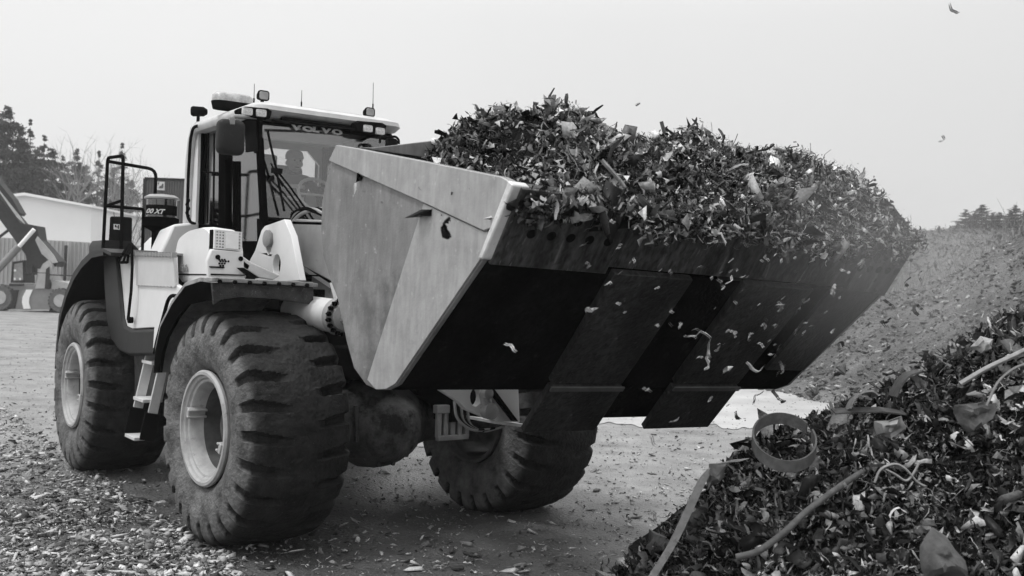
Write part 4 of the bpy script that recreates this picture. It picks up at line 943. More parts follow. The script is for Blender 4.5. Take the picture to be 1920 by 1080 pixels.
# bits hanging over the lip
n2 = 1300; T2 = .1+rng.random(n2)**.8*(BWID-.15); base = np.array([FTe+DL*t_ for t_ in T2])
dn = rng.random(n2)**1.7*np.interp(T2, [0, .7, 1.6, 3.7], [.0, .05, .18, .26]); pos2 = base+nc*.05+np.outer(dn, ce/np.linalg.norm(ce))+rng.normal(size=(n2, 3))*.03
b = scatter('spilling_scrap', pos2, .02+.05*rng.random(n2)**2, {'flake': 3, 'strip': 5, 'wire': 6}, MSCR, tone=tones(n2, .03, .42, 1.6))
for o_, nm in ((a, None), (b, None)):
    o_.parent = core; o_.location = -WL[core]; o_['kind'] = 'stuff'
a.name = 'shreds'; b.name = 'spilling_shreds'

# individual large pieces
def piece(name, mb, m, label, cat='scrap', group=None, **k):
    o = mb.build(name, m, **k); return tag(o, label, cat, group)
MRUB = mat('dull rubber strip', .085, .6, var=.35, scale=12, bump=.3, dark=.06, dscale=8, damt=.55)
MRUBL = mat('pale weathered strip', .22, .6, var=.3, scale=12, bump=.3, dark=.10, dscale=10, damt=.56)
MSHT = mat('bent sheet metal', .20, .4, .3, var=.3, scale=10, bump=.2, dark=.08, dscale=9, damt=.56)
def leaf(pts2, D, th_=.012, bow=.03, rough=.012):
    P = [bgp(x, y, D) for x, y in pts2]; Q = []                     # a sheet: rings from rim to middle, dented
    for a_, b_ in zip(P, P[1:]+P[:1]): Q += [a_, (a_*.5+b_*.5)*(1-.0)+(rH*rng.normal()+UP*rng.normal())*np.linalg.norm(b_-a_)*.05]
    P = Q; c = sum(P)/len(P); n_ = len(P); sz = max(np.linalg.norm(p-c) for p in P); sd_ = rng.random()*50; g = MB(); F_ = []; B_ = []
    for f_ in (1, .8, .6, .4, .2, .001):
        for p in P:
            q = c+(p-c)*f_; e = noise.noise(Vector(q*(2.2/sz))+Vector((sd_, 0, 0)))*sz*.45+noise.noise(Vector(q*(6/sz)))*sz*.12-bow*(1-f_*f_); F_.append(q+fH*e); B_.append(q+fH*(e+th_))
    nr = 6; fs = [(k*n_+i, k*n_+(i+1) % n_, (k+1)*n_+(i+1) % n_, (k+1)*n_+i) for k in range(nr-1) for i in range(n_)]
    N_ = len(F_); fs += [tuple(t+N_ for t in f)[::-1] for f in fs]+[(i, (i+1) % n_, (i+1) % n_+N_, i+N_) for i in range(n_)]
    g.add(F_+B_, fs); return g
def dep(p): return (np.array(p)-CAM)@fH
piece('sheet_offcut', leaf([(1080, 210), (1100, 209), (1120, 225), (1128, 245), (1108, 236), (1092, 228)], dep(heap(.5, 1.4))), MSHT, 'curled leaf-shaped offcut standing on top of the bucket load', 'scrap')
piece('sheet_offcut', leaf([(1172, 270), (1192, 275), (1208, 290), (1218, 318), (1200, 318), (1182, 300)], dep(heap(.75, 1.75))-.15), MRUBL, 'smooth pale plate lying on the near face of the bucket load', 'scrap')
piece('sheet_offcut', leaf([(1640, 435), (1652, 436), (1668, 448), (1664, 464), (1652, 452)], dep(FTe+DL*3.5)-.15), MRUBL, 'small pale triangular plate hanging at the far end of the load', 'scrap')
def strand(pts, D, r, n=6, dd=0.):
    P = [bgp(x, y, D+dd*i) for i, (x, y) in enumerate(pts)]; g = MB(); g.tube(fillet(P, .08, 4), r, n); return g
for i, (pts, t_, lab, m_) in enumerate((
    ([(1128, 300), (1148, 322), (1172, 350), (1180, 380), (1198, 415)], 1.35, 'long pale strip draped from the load over the bucket lip', MRUBL),
    ([(1072, 352), (1086, 375), (1086, 408)], 1.0, 'thin curved pale wire hanging over the near part of the lip', MRUBL),
    ([(1150, 380), (1143, 408)], 1.2, 'short straight pale rod poking down over the lip', MRUBL),
    ([(1308, 395), (1316, 420), (1300, 440), (1290, 455), (1278, 462)], 2.1, 'tangled pale strand hanging below the middle of the lip', MRUBL),
    ([(1438, 440), (1445, 465), (1440, 500), (1432, 520)], 2.9, 'long wispy strand dangling from the lip above the wear plates', MRUB),
    ([(1240, 228), (1246, 250)], 1.9, 'thin bent wire sticking up from the load against the sky', MRUB),
    ([(1295, 262), (1300, 242)], 2.4, 'short dark stub standing up from the crest of the load', MRUB))):
    piece('strand', strand(pts, dep(FTe+DL*t_)-.2 if i < 5 else dep(heap(.5, t_)), .014 if i != 1 else .008), m_, lab, 'scrap strand')

# ================================================================== FALLING SCRAP
FALL = [  # x, y, size px, kind, tone, depth offset, label
 (835, 428, 30, 'flake', .02, -2.6, 'ragged black scrap flying past the near side plate of the bucket'),
 (1104, 582, 20, 'flake', .5, -.8, 'bright crumpled scrap falling before the dark underside, upper left'),
 (957, 652, 20, 'strip', .5, -.8, 'bright sliver falling before the near corner of the underside'),
 (1320, 640, 46, 'strip', .40, -.8, 'long bent pale strip falling before the wear plates'),
 (1300, 628, 24, 'strip', .3, -.8, 'short pale strip beside the long bent strip in mid air'),
 (1372, 625, 22, 'flake', .22, -.9, 'grey folded scrap falling right of the bent strip'),
 (1325, 680, 22, 'flake', .28, -.9, 'grey twisted scrap falling below the bent strip'),
 (1361, 693, 18, 'flake', .42, -.9, 'small pale lump falling just above the far heel plate'),
 (1213, 732, 22, 'flake', .40, -.9, 'pale ragged scrap falling between the two heel plates'),
 (1417, 690, 34, 'strip', .30, -1.0, 'upright narrow strip falling near the bright ground gap'),
 (1418, 745, 22, 'strip', .06, -1.0, 'dark hooked scrap falling just below the upright strip'),
 (1380, 732, 16, 'flake', .05, -1.0, 'small dark scrap falling at the right of the far heel plate'),
 (1380, 780, 22, 'flake', .08, -1.2, 'dark oval scrap falling over the bright open ground'),
 (1464, 690, 18, 'flake', .20, -1.0, 'grey scrap falling before the far lower corner of the bucket'),
 (1458, 745, 22, 'flake', .10, -1.2, 'blurred dark scrap falling over the foot of the bank'),
 (1460, 578, 22, 'flake', .24, -.8, 'grey crumpled scrap falling before the far part of the underside'),
 (1431, 612, 16, 'flake', .30, -.8, 'pale scrap falling left of the far underside'),
 (1368, 525, 18, 'strip', .42, -.6, 'bright sliver falling just under the cutting edge'),
 (1158, 570, 9, 'flake', .5, -.6, 'tiny bright square scrap before the near wear plate'),
 (1345, 652, 22, 'strip', .34, -.85, 'pale flat scrap at the lower end of the bent strip'),
 (1562, 545, 20, 'flake', .34, -.8, 'pale scrap falling just under the far end of the lip'),
 (1585, 510, 16, 'flake', .42, -.8, 'bright scrap against the far end of the cutting edge'),
 (1510, 605, 14, 'strip', .28, -.8, 'v-shaped sliver before the far part of the underside'),
 (1720, 580, 34, 'strip', .04, -1.0, 'dark curved strip falling in front of the earth bank'),
 (1725, 520, 20, 'strip', .06, -1.0, 'dark sliver falling right of the far corner of the lip'),
 (1670, 575, 22, 'strip', .03, -1.0, 'thin black hooked scrap hanging below the far corner of the lip'),
 (1660, 605, 16, 'flake', .08, -1.0, 'dark scrap falling close to the far underside edge'),
 (1700, 530, 14, 'flake', .05, -1.0, 'small dark scrap just right of the far lip corner'),
 (1225, 970, 24, 'flake', .12, -3.2, 'dark triangular scrap in the air over the open ground'),
 (1225, 830, 18, 'strip', .2, -2.5, 'thin scrap in the air over the open ground right of the far wheel'),
 (1400, 900, 22, 'flake', .18, -3.4, 'grey scrap falling beside the foreground pile'),
 (1785, 17, 16, 'strip', .12, -3, 'narrow scrap flying high in the top right of the sky'),
 (1766, 262, 14, 'strip', .12, -2, 'narrow scrap flying in the sky right of the load'),
 (1195, 196, 6, 'flake', .06, -1, 'speck of scrap in the sky above the load'),
 (1575, 650, 26, 'strip', .10, -1, 'dark strip falling before the bank near the bucket'),
 (1620, 660, 24, 'strip', .14, -1, 'grey strip falling before the middle of the bank'),
 (1570, 700, 30, 'flake', .12, -1.2, 'large grey scrap tumbling at the foot of the bank'),
 (1525, 735, 26, 'flake', .14, -1.2, 'grey scrap tumbling low beside the bank edge'),
 (1262, 790, 14, 'flake', .2, -1.2, 'grey scrap just under the far heel plate')]
def depth_at(x):                        # distance of the lip behind that picture column
    ts = np.linspace(0, 3.7, 60); best = min(ts, key=lambda t: abs(((FTe+DL*t-CAM)@cr)/((FTe+DL*t-CAM)@fw)*FPX+960-x)); return dep(FTe+DL*best)
def single(name, P, szm, kind, tone, label, group=None, cat='scrap'):
    V, F = SH[kind][rng.integers(len(SH[kind]))]; Rm = rotmats(1)[0]; W = (V@Rm.T); 
    W = W-W.mean(0); W *= szm/np.abs(W).max()
    g = MB(); th_ = np.array([0, 0, 0])
    Vn = W.tolist()+(W+np.array([.006, .004, .006])).tolist(); k = len(W)
    fs = [tuple(f) for f in F]+[tuple((f+k)[::-1]) for f in F]
    g.add(Vn, fs); me_v = g
    m = bpy.data.materials.get('falling tone %d' % int(tone*50)) or mat('falling tone %d' % int(tone*50), tone, .6, var=.3, scale=14, bump=.2)
    o = g.build(name, m, smooth=0); c = np.array(o.location); place(o, P+c); return tag(o, label, cat, group)
for (x, y, s_, kd, tn, do, lab) in FALL:
    D = depth_at(x)+do*.6-.25; single('falling_scrap', bgp(x, y, D), s_*D/FPX*.70, kd, tn*.72, lab, 'scraps falling from the bucket')
for k in range(130):                    # small flecks
    x = 1080+rng.random()**.75*600; yl = np.interp(x, [975, 1740], [375, 470]); y = yl+20+rng.random()**1.4*(330 if x > 1300 else 200)
    D = depth_at(x)-.3-.5*rng.random()
    dk = x > 1600 and y > 520
    single('falling_fleck', bgp(x, y, D), (3+4*rng.random())*D/FPX, rng.choice(['flake', 'strip']), .06 if dk else rng.choice([.12, .22, .36]),
           'tiny fleck of scrap falling below the bucket lip', 'flecks falling below the lip')

# ================================================================== FOREGROUND PILE
def pile_h(lat, D):
    H = np.interp(lat, [.66, 1.05, 1.4, 1.85, 2.3, 2.8, 3.1, 3.4, 4.2, 5.2, 6.5, 8], [0, .25, .75, 1.30, 1.46, 1.68, 1.92, 2.13, 2.26, 2.15, 1.3, 0])
    d = (D-7.3)
    k = np.clip(1-(abs(d)/(2.6 if d < 0 else 3.2))**1.5, 0, 1)
    return H*k
def pile_p(lat, D): 
    z = pile_h(lat, D); return CAM*[1, 1, 0]+rH*lat+fH*D+np.array([0, 0, z])
g = MB(); la = np.linspace(.3, 8, 110); dd_ = np.linspace(4.4, 10.8, 90); P = []
for a in la:
    for d in dd_: p = pile_p(a, d); p[2] += .10*nmix(a, d, 1.9, 4)*min(1, p[2]*3)+.05*nmix(a, d, 5, 8)*min(1, p[2]*3)-.06-.2*math.exp(-max(0, p[2])/.15); P.append(p)
n_ = len(dd_); g.add(P, [(i*n_+j, i*n_+j+1, (i+1)*n_+j+1, (i+1)*n_+j) for i in range(len(la)-1) for j in range(n_-1)])
pile = g.build('scrap_pile', MSOIL, smooth=0); tag(pile, 'foreground mound of shredded rubber, strip and sheet scrap at lower right', 'scrap heap', kind='stuff')
n = 25000; a = .4+rng.random(n)*4.4; d = 4.7+rng.random(n)*3.6; pos = np.array([pile_p(x, y) for x, y in zip(a, d)]); keep = pos[:, 2] > .02; pos = pos[keep]; a = a[keep]; d = d[keep]; n = len(pos)
pos[:, 2] += np.array([.10*nmix(x, y, 1.9, 4)+.05*nmix(x, y, 5, 8) for x, y in zip(a, d)])*np.minimum(1, pos[:, 2]*3)+rng.normal(size=n)*.025
size = (.032+.095*rng.random(n)**2.0)
q = scatter('pile_shreds', pos, size, {'flake': 5, 'strip': 8, 'wire': 2, 'chunk': .2}, MPIL, tone=tones(n, .003, 1.2, 3.5)); q.parent = pile; q.location = -WL[pile]; q['kind'] = 'stuff'
n = 14000; a = .4+rng.random(n)*4.2; d = 4.8+rng.random(n)*3.2; pos = np.array([pile_p(x, y) for x, y in zip(a, d)]); keep = pos[:, 2] > .02; pos = pos[keep]; a = a[keep]; d = d[keep]; n = len(pos)
pos[:, 2] += np.array([.10*nmix(x, y, 1.9, 4)+.05*nmix(x, y, 5, 8) for x, y in zip(a, d)])*np.minimum(1, pos[:, 2]*3)+rng.normal(size=n)*.03
big = rng.random(n) < .06
q = scatter('mixed_shreds', pos, np.where(big, .09+.12*rng.random(n), .008+.018*rng.random(n)), {'flake': .5, 'strip': 7, 'wire': 3}, MPIL, tone=np.where(big, tones(n, .006, .30, 2.2), tones(n, .02, .45, 1.9))); q.parent = pile; q.location = -WL[pile]; q['kind'] = 'stuff'
# far side, sparser
# named pieces in the pile
def ribbon(P, w_vec, th_=.008):
    g = MB(); wv = w_vec if isinstance(w_vec, list) else [w_vec]*len(P); rings = []
    for i, (p, v_) in enumerate(zip(P, wv)):
        p = np.array(p); v_ = np.array(v_); t = np.array(P[min(i+1, len(P)-1)])-np.array(P[max(i-1, 0)]); n_ = np.cross(t, v_); n_ /= np.linalg.norm(n_)+1e-9
        rings.append([p-v_/2, p+v_/2, p+v_/2+n_*th_, p-v_/2+n_*th_])
    g.loft(rings); return g
Dr = 6.45; cring = bgp(1470, 828, Dr); k = Dr/FPX
P = [cring+rH*(k*55*math.cos(a_))+fH*(.20*math.sin(a_))+UP*(k*36*math.sin(a_)+k*6*math.cos(a_)) for a_ in np.linspace(R_(28), R_(372), 40)]
piece('rubber_ring', ribbon(P, UP*k*22+fH*-.01, .012), MRUB, 'flat rubber strip bent into an open ring on the slope of the pile', 'rubber strip', smooth=60)
P = [bgp(x, y, 6.3) for x, y in fillet([np.array(q_) for q_ in [(1215, 1095), (1262, 1020), (1290, 960), (1322, 890), (1350, 866), (1395, 862)]], 30)]
piece('rubber_strip', ribbon(P, [rH*k*18+UP*k*6]*len(P), .012), MRUBL, 'long curved strip rising from the lower edge of the pile', 'rubber strip', smooth=60)
piece('torn_flap', leaf([(1330, 870), (1362, 868), (1358, 895), (1338, 912), (1326, 918), (1330, 890)], 6.3), MRUB, 'torn dark flap hanging from the top of the long curved strip', 'scrap')
P = fillet([bgp(x, y, D_) for x, y, D_ in [(1380, 1045, 5.9), (1420, 1036, 5.9), (1470, 1000, 6.0), (1510, 960, 6.1), (1570, 915, 6.3), (1620, 882, 6.5), (1650, 875, 6.6)]], .2, 6)
g = MB(); g.tube(P, .020, 8); piece('hose', g, MRUB, 'long grey hose running diagonally up the face of the pile', 'hose', smooth=60)
for pts, lab in (([(1640, 905), (1650, 878), (1680, 868), (1700, 880), (1720, 905), (1735, 912)], 'thin pale wire looping over the middle of the pile'),
                 ([(1660, 880), (1680, 890), (1700, 905), (1715, 885), (1722, 870)], 'second thin pale wire crossing the looped one on the pile'),
                 ([(1800, 720), (1850, 690), (1890, 672), (1925, 655)], 'pale stiff strand lying along the upper right of the pile'),
                 ([(1850, 760), (1870, 715), (1900, 690), (1930, 680)], 'thin curved strand near the right edge of the pile')):
    g = MB(); g.tube(fillet([bgp(x, y, 6.2) for x, y in pts], .15, 6), .008 if 'thin' in lab else .016, 6); piece('wire', g, MRUBL, lab, 'wire', smooth=60)
piece('metal_sheet', leaf([(1752, 990), (1775, 1005), (1800, 1045), (1818, 1090), (1738, 1095), (1725, 1045), (1735, 1010)], 5.0, .012, .10), MRUB, 'large curved grey plate standing at the foot of the pile', 'scrap sheet')
P = [bgp(x, y, 7.0) for x, y in fillet([np.array(q_) for q_ in [(1588, 768), (1596, 748), (1612, 736), (1632, 734), (1642, 742)]], 10)]
piece('rubber_strip', ribbon(P, fH*-.12+UP*.03, .01), MRUBL, 'short pale strap arching up from the back of the pile', 'rubber strip', smooth=60)
P = [bgp(x, y, 7.0) for x, y in [(1562, 770), (1600, 768), (1650, 767), (1695, 772)]]
piece('rubber_strip', ribbon(P, fH*-.1+UP*-.02, .01), MRUB, 'flat straight strap lying just behind the ring on the pile', 'rubber strip')
piece('crumpled_foil', leaf([(1822, 650), (1838, 630), (1862, 636), (1858, 655), (1840, 662)], 7.0), mat('pale crumpled sheet', .36, .5, var=.3, scale=20, bump=.5), 'pale crumpled sheet near the top of the pile', 'scrap')
P = [bgp(x, y, 7.0) for x, y in fillet([np.array(q_) for q_ in [(1672, 742), (1685, 715), (1700, 700), (1722, 694)]], 10)]
piece('rubber_strip', ribbon(P, fH*-.14, .012), MRUB, 'dark curved strap rising on the upper slope of the pile', 'rubber strip', smooth=60)
piece('torn_sheet', leaf([(1790, 760), (1830, 755), (1872, 762), (1860, 785), (1815, 812), (1798, 790)], 6.2), MRUB, 'broad dark torn sheet on the right of the pile', 'scrap sheet')
piece('torn_sheet', leaf([(1640, 790), (1690, 780), (1700, 800), (1670, 822), (1645, 815)], 6.6), MSHT, 'crumpled grey sheet right of the ring on the pile', 'scrap sheet')

# ================================================================== DRIVER
def driver():
    def rw(p): p = np.array(p, float); return RR@(p-JN)+JN
    J = {'pel': (-2.42, .05, 3.08, .15), 'sp': (-2.45, .05, 3.28, .15), 'ch': (-2.44, .05, 3.45, .17), 'nk': (-2.40, .05, 3.56, .06), 'hd0': (-2.37, .05, 3.64, .085), 'hd1': (-2.36, .05, 3.73, .09),
         'sR': (-2.42, -.16, 3.48, .07), 'eR': (-2.25, -.32, 3.27, .05), 'wR': (-2.05, -.38, 3.26, .035), 'sL': (-2.42, .26, 3.48, .07), 'eL': (-2.2, .32, 3.30, .05), 'wL': (-1.95, .20, 3.36, .035),
         'hR': (-2.28, -.07, 3.05, .10), 'kR': (-1.95, -.12, 3.06, .075), 'aR': (-1.75, -.12, 2.65, .05), 'hL': (-2.28, .17, 3.05, .10), 'kL': (-1.95, .22, 3.06, .075), 'aL': (-1.75, .22, 2.65, .05),
         'fR': (-1.6, -.12, 2.58, .045), 'fL': (-1.6, .22, 2.58, .045)}
    E_ = [('pel', 'sp'), ('sp', 'ch'), ('ch', 'nk'), ('nk', 'hd0'), ('hd0', 'hd1'), ('ch', 'sR'), ('sR', 'eR'), ('eR', 'wR'), ('ch', 'sL'), ('sL', 'eL'), ('eL', 'wL'), ('pel', 'hR'), ('hR', 'kR'), ('kR', 'aR'), ('aR', 'fR'), ('pel', 'hL'), ('hL', 'kL'), ('kL', 'aL'), ('aL', 'fL')]
    for s_, w_ in (('R', 'wR'), ('L', 'wL')):
        bx = np.array(J[w_][:3])
        J['p'+s_] = tuple(bx+[.07, 0, -.005])+(.028,); E_.append((w_, 'p'+s_))
        for f_ in range(4):
            y_ = (f_-1.5)*.022; J['f%d%s' % (f_, s_)] = tuple(bx+[.115, y_, -.01])+(.009,); J['g%d%s' % (f_, s_)] = tuple(bx+[.14-.004*abs(f_-1), y_, -.04])+(.008,)
            E_ += [('p'+s_, 'f%d%s' % (f_, s_)), ('f%d%s' % (f_, s_), 'g%d%s' % (f_, s_))]
        J['t'+s_] = tuple(bx+[.09, .045 if s_ == 'R' else -.045, -.02])+(.009,); E_.append(('p'+s_, 't'+s_))
    names = list(J); me = bpy.data.meshes.new('person'); W = [rw(J[n_][:3]) for n_ in names]; c = W[0].copy()
    me.from_pydata([(w_-c).tolist() for w_ in W], [(names.index(a), names.index(b)) for a, b in E_], [])
    ob = bpy.data.objects.new('person', me); COL.objects.link(ob); place(ob, c)
    sk = ob.modifiers.new('skin', 'SKIN'); 
    sd_ = me.skin_vertices[0].data if len(me.skin_vertices) else me.skin_vertices.new().data if hasattr(me.skin_vertices, 'new') else None
    for i, n_ in enumerate(names): sd_[i].radius = (J[n_][3],)*2
    sd_[0].use_root = True
    ss = ob.modifiers.new('sub', 'SUBSURF'); ss.levels = 1; ss.render_levels = 2
    mt_ = mat('jacket with pale bands', .06, .8, var=.3, bump=.1); t = mt_.node_tree; b_ = t.nodes['Principled BSDF']
    me.materials.append(mt_)
    tag(ob, 'driver in dark jacket and cap seated at the wheel inside the cab', 'person')
    def part(nm, g, m_): return g.build(nm, m_, ob, rear=True, smooth=60)
    hc = np.array([-2.365, .05, 3.70])
    g = MB(); g.lathe([(.03, -.13), (.065, -.10), (.086, -.04), (.09, .02), (.085, .06)], hc+[.012, 0, -.0], (0, 0, 1), 18); g.lathe([(.012, 0), (.014, .02), (.004, .03)], hc+[.095, 0, -.035], (1, 0, -.2), 8)
    for s_ in (-1, 1): g.lathe([(.012, 0), (.03, .008), (.01, .016)], hc+[0, s_*.088, -.03], (0, s_, 0), 8)
    part('face', g, mat('skin', .30, .6, var=.1, bump=.05))
    g = MB()
    for s_ in (-1, 1): g.lathe([(.012, 0), (.01, .006)], hc+[.092, s_*.032, -.0], (1, 0, 0), 8)
    g.box(hc+[.092, 0, -.078], (.008, .05, .008)); part('eyes_and_mouth', g, MT['dark'])
    g = MB(); g.lathe([(.102, .02), (.105, .06), (.09, .105), (.05, .13), (.01, .135)], hc, (0, 0, 1), 20); g.slab([hc+[.08, -.07, .025], hc+[.17, -.045, .02], hc+[.185, 0, .02], hc+[.17, .045, .02], hc+[.08, .07, .025]], (0, 0, .012)); part('cap', g, MT['grey'])
    g = MB()
    for z_ in (3.24, 3.38): g.lathe([(.172, 0), (.176, .02), (.172, .045)], (-2.44, .05, z_), (0, 0, 1), 20, caps=False)
    part('reflective_band', g, MT['writing'])
driver()

# ================================================================== BACKGROUND LEFT
def bslab(pts, D, depth): 
    g = MB(); g.slab([bgp(x, y, D) for x, y in pts], fH*depth); return g
MWH = mat('white hall cladding', .78, .6, var=.03, scale=.3, bump=.02)
MWR = mat('white roof edge', .85, .6, var=.02, bump=0)
hall = bslab([(-240, 560), (-240, 400), (45, 364), (171, 388), (168, 560)], 112, 40).build('warehouse', MWH, smooth=0); tag(hall, 'plain white gabled warehouse behind the corrugated fence', 'warehouse')
bslab([(-240, 397), (45, 361), (173, 385), (173, 389), (45, 366), (-240, 402)], 111.5, 41).build('roof_edge', MWR, hall, smooth=0)
def corrugated(x0, x1, yt0, yt1, D, m, name, label, cat, post=None, pitch=.34, hgt=None):
    g = MB(); a, b = bgp(x0, 560, D), bgp(x1, 560, D); a[2] = b[2] = 0; Ln = np.linalg.norm(b-a); u = (b-a)/Ln; n = int(Ln/pitch)
    za, zb = bgp(x0, yt0, D)[2], bgp(x1, yt1, D)[2]; L1 = []
    for k in range(n):
        for (o, d) in ((0, 0), (.45, 0), (.55, -.09), (.9, -.09)):
            s_ = (k+o)/n*Ln; L1.append((a+u*s_+fH*d, (za*(1-s_/Ln)+zb*s_/Ln)))
    rings = [[p, np.array([p[0], p[1], z])] for p, z in L1]
    g.loft([[r[0], r[1], r[1]+fH*.3, r[0]+fH*.3] for r in rings]); o = g.build(name, m, smooth=0); return tag(o, label, cat)
MCOR = mat('pale corrugated steel', .33, .6, var=.12, scale=.8, bump=.03, dark=.22, dscale=1.2, damt=.6)
fe_ = corrugated(-260, 122, 432, 452, 88, MCOR, 'corrugated_fence', 'pale corrugated steel fence behind the reach truck', 'fence')
fe2 = corrugated(124, 262, 452, 461, 89, MCOR, 'corrugated_fence', 'pale corrugated steel fence right of the dark post', 'fence')
g = MB(); a, b = bgp(124, 460, 87.5), bgp(122, 560, 87.5); g.tube([a, [a[0], a[1], 0]], .14, 8); tag(g.build('steel_post', MT['fender']), 'dark upright post between the two corrugated fence runs', 'post')
# containers
MCON = mat('dark corrugated container', .10, .6, var=.15, scale=1.5, bump=.03)
D0 = 56
for lv in range(3):
    g = MB(); a = bgp(263, 560, D0); z0 = .0+lv*2.6; Wc = 2.44; n = 18; ring = []
    for k in range(n+1):
        for (o, d) in ((0, 0), (.5, 0), (.6, .05), (.9, .05)):
            s_ = min(Wc, (k+o)/n*Wc); p = a+rH*s_+fH*d; ring.append(p)
    rg = [[np.array([p[0], p[1], z0+.08]), np.array([p[0], p[1], z0+2.5]), np.array([p[0], p[1], z0+2.5])+fH*6, np.array([p[0], p[1], z0+.08])+fH*6] for p in ring]
    g.loft(rg); o = g.build('shipping_container', MCON, smooth=0)
    tag(o, ['dark shipping container at the bottom of the stack behind the cab', 'dark shipping container in the middle of the stack behind the cab', 'dark shipping container with white logo, top of its stack'][lv], 'container', 'stacked shipping containers')
    g = MB(); 
    for zz_ in (z0+.04, z0+2.54): 
        c = a+rH*Wc/2+fH*3; g.box((c[0], c[1], zz_), (Wc, 6.1, .1), ax=(rH, fH, UP))
    for s_ in (0.0, Wc): c = a+rH*s_; g.box((c[0], c[1], z0+1.3), (.12, .12, 2.45), ax=(rH, fH, UP))
    g.build('corner_frame', MT['fender'], o, smooth=0)
    if lv == 2:
        q = [bgp(294, 340, D0-.08), bgp(308.5, 341, D0-.08), bgp(308.5, 357, D0-.08), bgp(294, 356, D0-.08)]; g = MB(); g.slab(q, fH*.02); lg = g.build('logo', MT['writing'], o, smooth=0)
        g = MB(); g.slab([bgp(x, y, D0-.10) for x, y in [(297, 353), (299, 349), (302, 348.5), (305, 343.5), (306.5, 345), (306, 353)]], fH*.015); g.slab([bgp(x, y, D0-.10) for x, y in [(296, 342), (299, 341), (297, 345.5), (296, 348)]], fH*.015); g.build('logo_figure', MCON, lg, smooth=0)

# reach truck
DR = 72
rt = empty('reach_truck', bgp(60, 560, DR)*[1, 1, 0]); tag(rt, 'grey container reach truck with raised dark boom parked by the fence', 'reach truck')
def rb(nm, pts, m, dep_=2.6, off=0., par=None):
    return bslab(pts, DR+off, dep_).build(nm, m, par or rt, smooth=0)
MRG = mat('reach truck grey', .20, .5, var=.15, scale=2, bump=.02); MRL = mat('reach truck light', .38, .5, var=.2, scale=2, bump=.02); MRD = mat('reach truck dark', .03, .5, var=.3, bump=.02)
body = rb('body', [(17, 580), (12, 560), (26, 541), (100, 542), (97, 556), (93, 580)], MRG)
rb('white_band', [(49, 543), (61, 543), (55, 558), (54, 568), (57, 579), (44, 579), (41, 567), (42, 557)], MWR, .05, -.08, body)
rb('sill', [(17, 581), (93, 580), (92, 583), (18, 584)], MRL, 2.6, -.05, body)
rb('underframe', [(10, 584), (100, 583), (100, 588), (8, 588)], MT['dark'], 2.2, .3)
rb('step_stack', [(15, 544), (34, 544), (27, 578), (18, 578)], MRD, .1, -.12, body)
rb('front_fender', [(-20, 545), (0, 536), (8, 542), (16, 552), (19, 580), (13, 580), (10, 556), (0, 545), (-20, 550)], MRD, 2.6, -.1)
rb('rear_fender', [(93, 580), (97, 556), (104, 544), (118, 540), (130, 545), (130, 560), (118, 550), (106, 553), (101, 562), (99, 580)], MRD, 2.6, -.1)
rb('counterweight', [(96, 542), (98, 530), (105, 526), (128, 531), (140, 540), (140, 560), (120, 548)], MRL, 2.4, .1)
rb('engine_cover', [(66, 542), (70, 515), (84, 512), (96, 530), (96, 542)], MRG, 2.2, .2)
rb('deck', [(17, 541), (18, 533), (45, 532), (66, 536), (66, 542)], MRG, 2.2, .1)
cabr = rb('cab', [(20, 530), (23, 491), (44, 488), (46, 530)], MRD, 1.6, .4)
rb('cab_window', [(25, 527), (27, 495), (42, 492), (43, 525)], MT['grey'], .03, .36, cabr)
rb('cab_lamps', [(26, 505), (30, 505), (30, 509), (26, 509)], MWR, .03, .30, cabr); rb('cab_lamps', [(26, 521), (29, 521), (29, 525), (26, 525)], MWR, .03, .30, cabr); rb('cab_lamps', [(36, 521), (39, 521), (39, 525), (36, 525)], MWR, .03, .30, cabr)
rb('boom_support', [(66, 541), (72, 512), (80, 495), (90, 488), (98, 497), (96, 515), (88, 541)], MRL, .5, -.1); rb('boom_support', [(84, 541), (86, 505), (92, 500), (92, 541)], MRD, .3, -.2)
boom = rb('boom', [(-60, 290), (0, 372), (38, 418), (70, 424), (74, 450), (110, 490), (104, 500), (78, 498), (72, 504), (50, 490), (48, 478), (0, 412), (-60, 350)], MRD, 1.2, .2)
rb('boom_rail', [(-60, 255), (0, 345), (22, 372), (38, 400), (34, 404), (0, 362), (-60, 275)], MRD, .9, .1, boom)
rb('boom_edge', [(-60, 282), (0, 362), (32, 408), (46, 420), (44, 416), (36, 404), (0, 359), (-60, 279)], MRL, .08, .0, boom)
rb('boom_section', [(66, 450), (70, 443), (100, 478), (108, 492), (98, 494), (78, 476)], MRL, .08, .05, boom)
rb('lower_flap', [(50, 486), (62, 486), (60, 515), (50, 515)], MRD, .8, .3)
g = MB(); g.tube([bgp(-6, 508, DR-.2), bgp(36, 462, DR-.2)], .24, 12); lc = g.build('lift_cylinder', MRG, rt); g = MB(); g.tube([bgp(36, 462, DR-.2), bgp(64, 430, DR-.2)], .14, 10); g.build('piston_rod', MWR, lc)
g = MB(); g.tube([bgp(-6, 448, DR+.8), bgp(18, 430, DR+.8)], .10, 8); g.build('brace_bar', MRD, rt)
g = MB(); g.tube([bgp(18, 534, DR-.2), bgp(44, 534, DR-.2)], .09, 8); g.tube([bgp(92, 515, DR-.3), bgp(138, 517, DR-.3)], .05, 6); g.tube([bgp(45, 511, DR-.3), bgp(92, 512, DR-.3)], .03, 6); g.build('railing', MRD, rt)
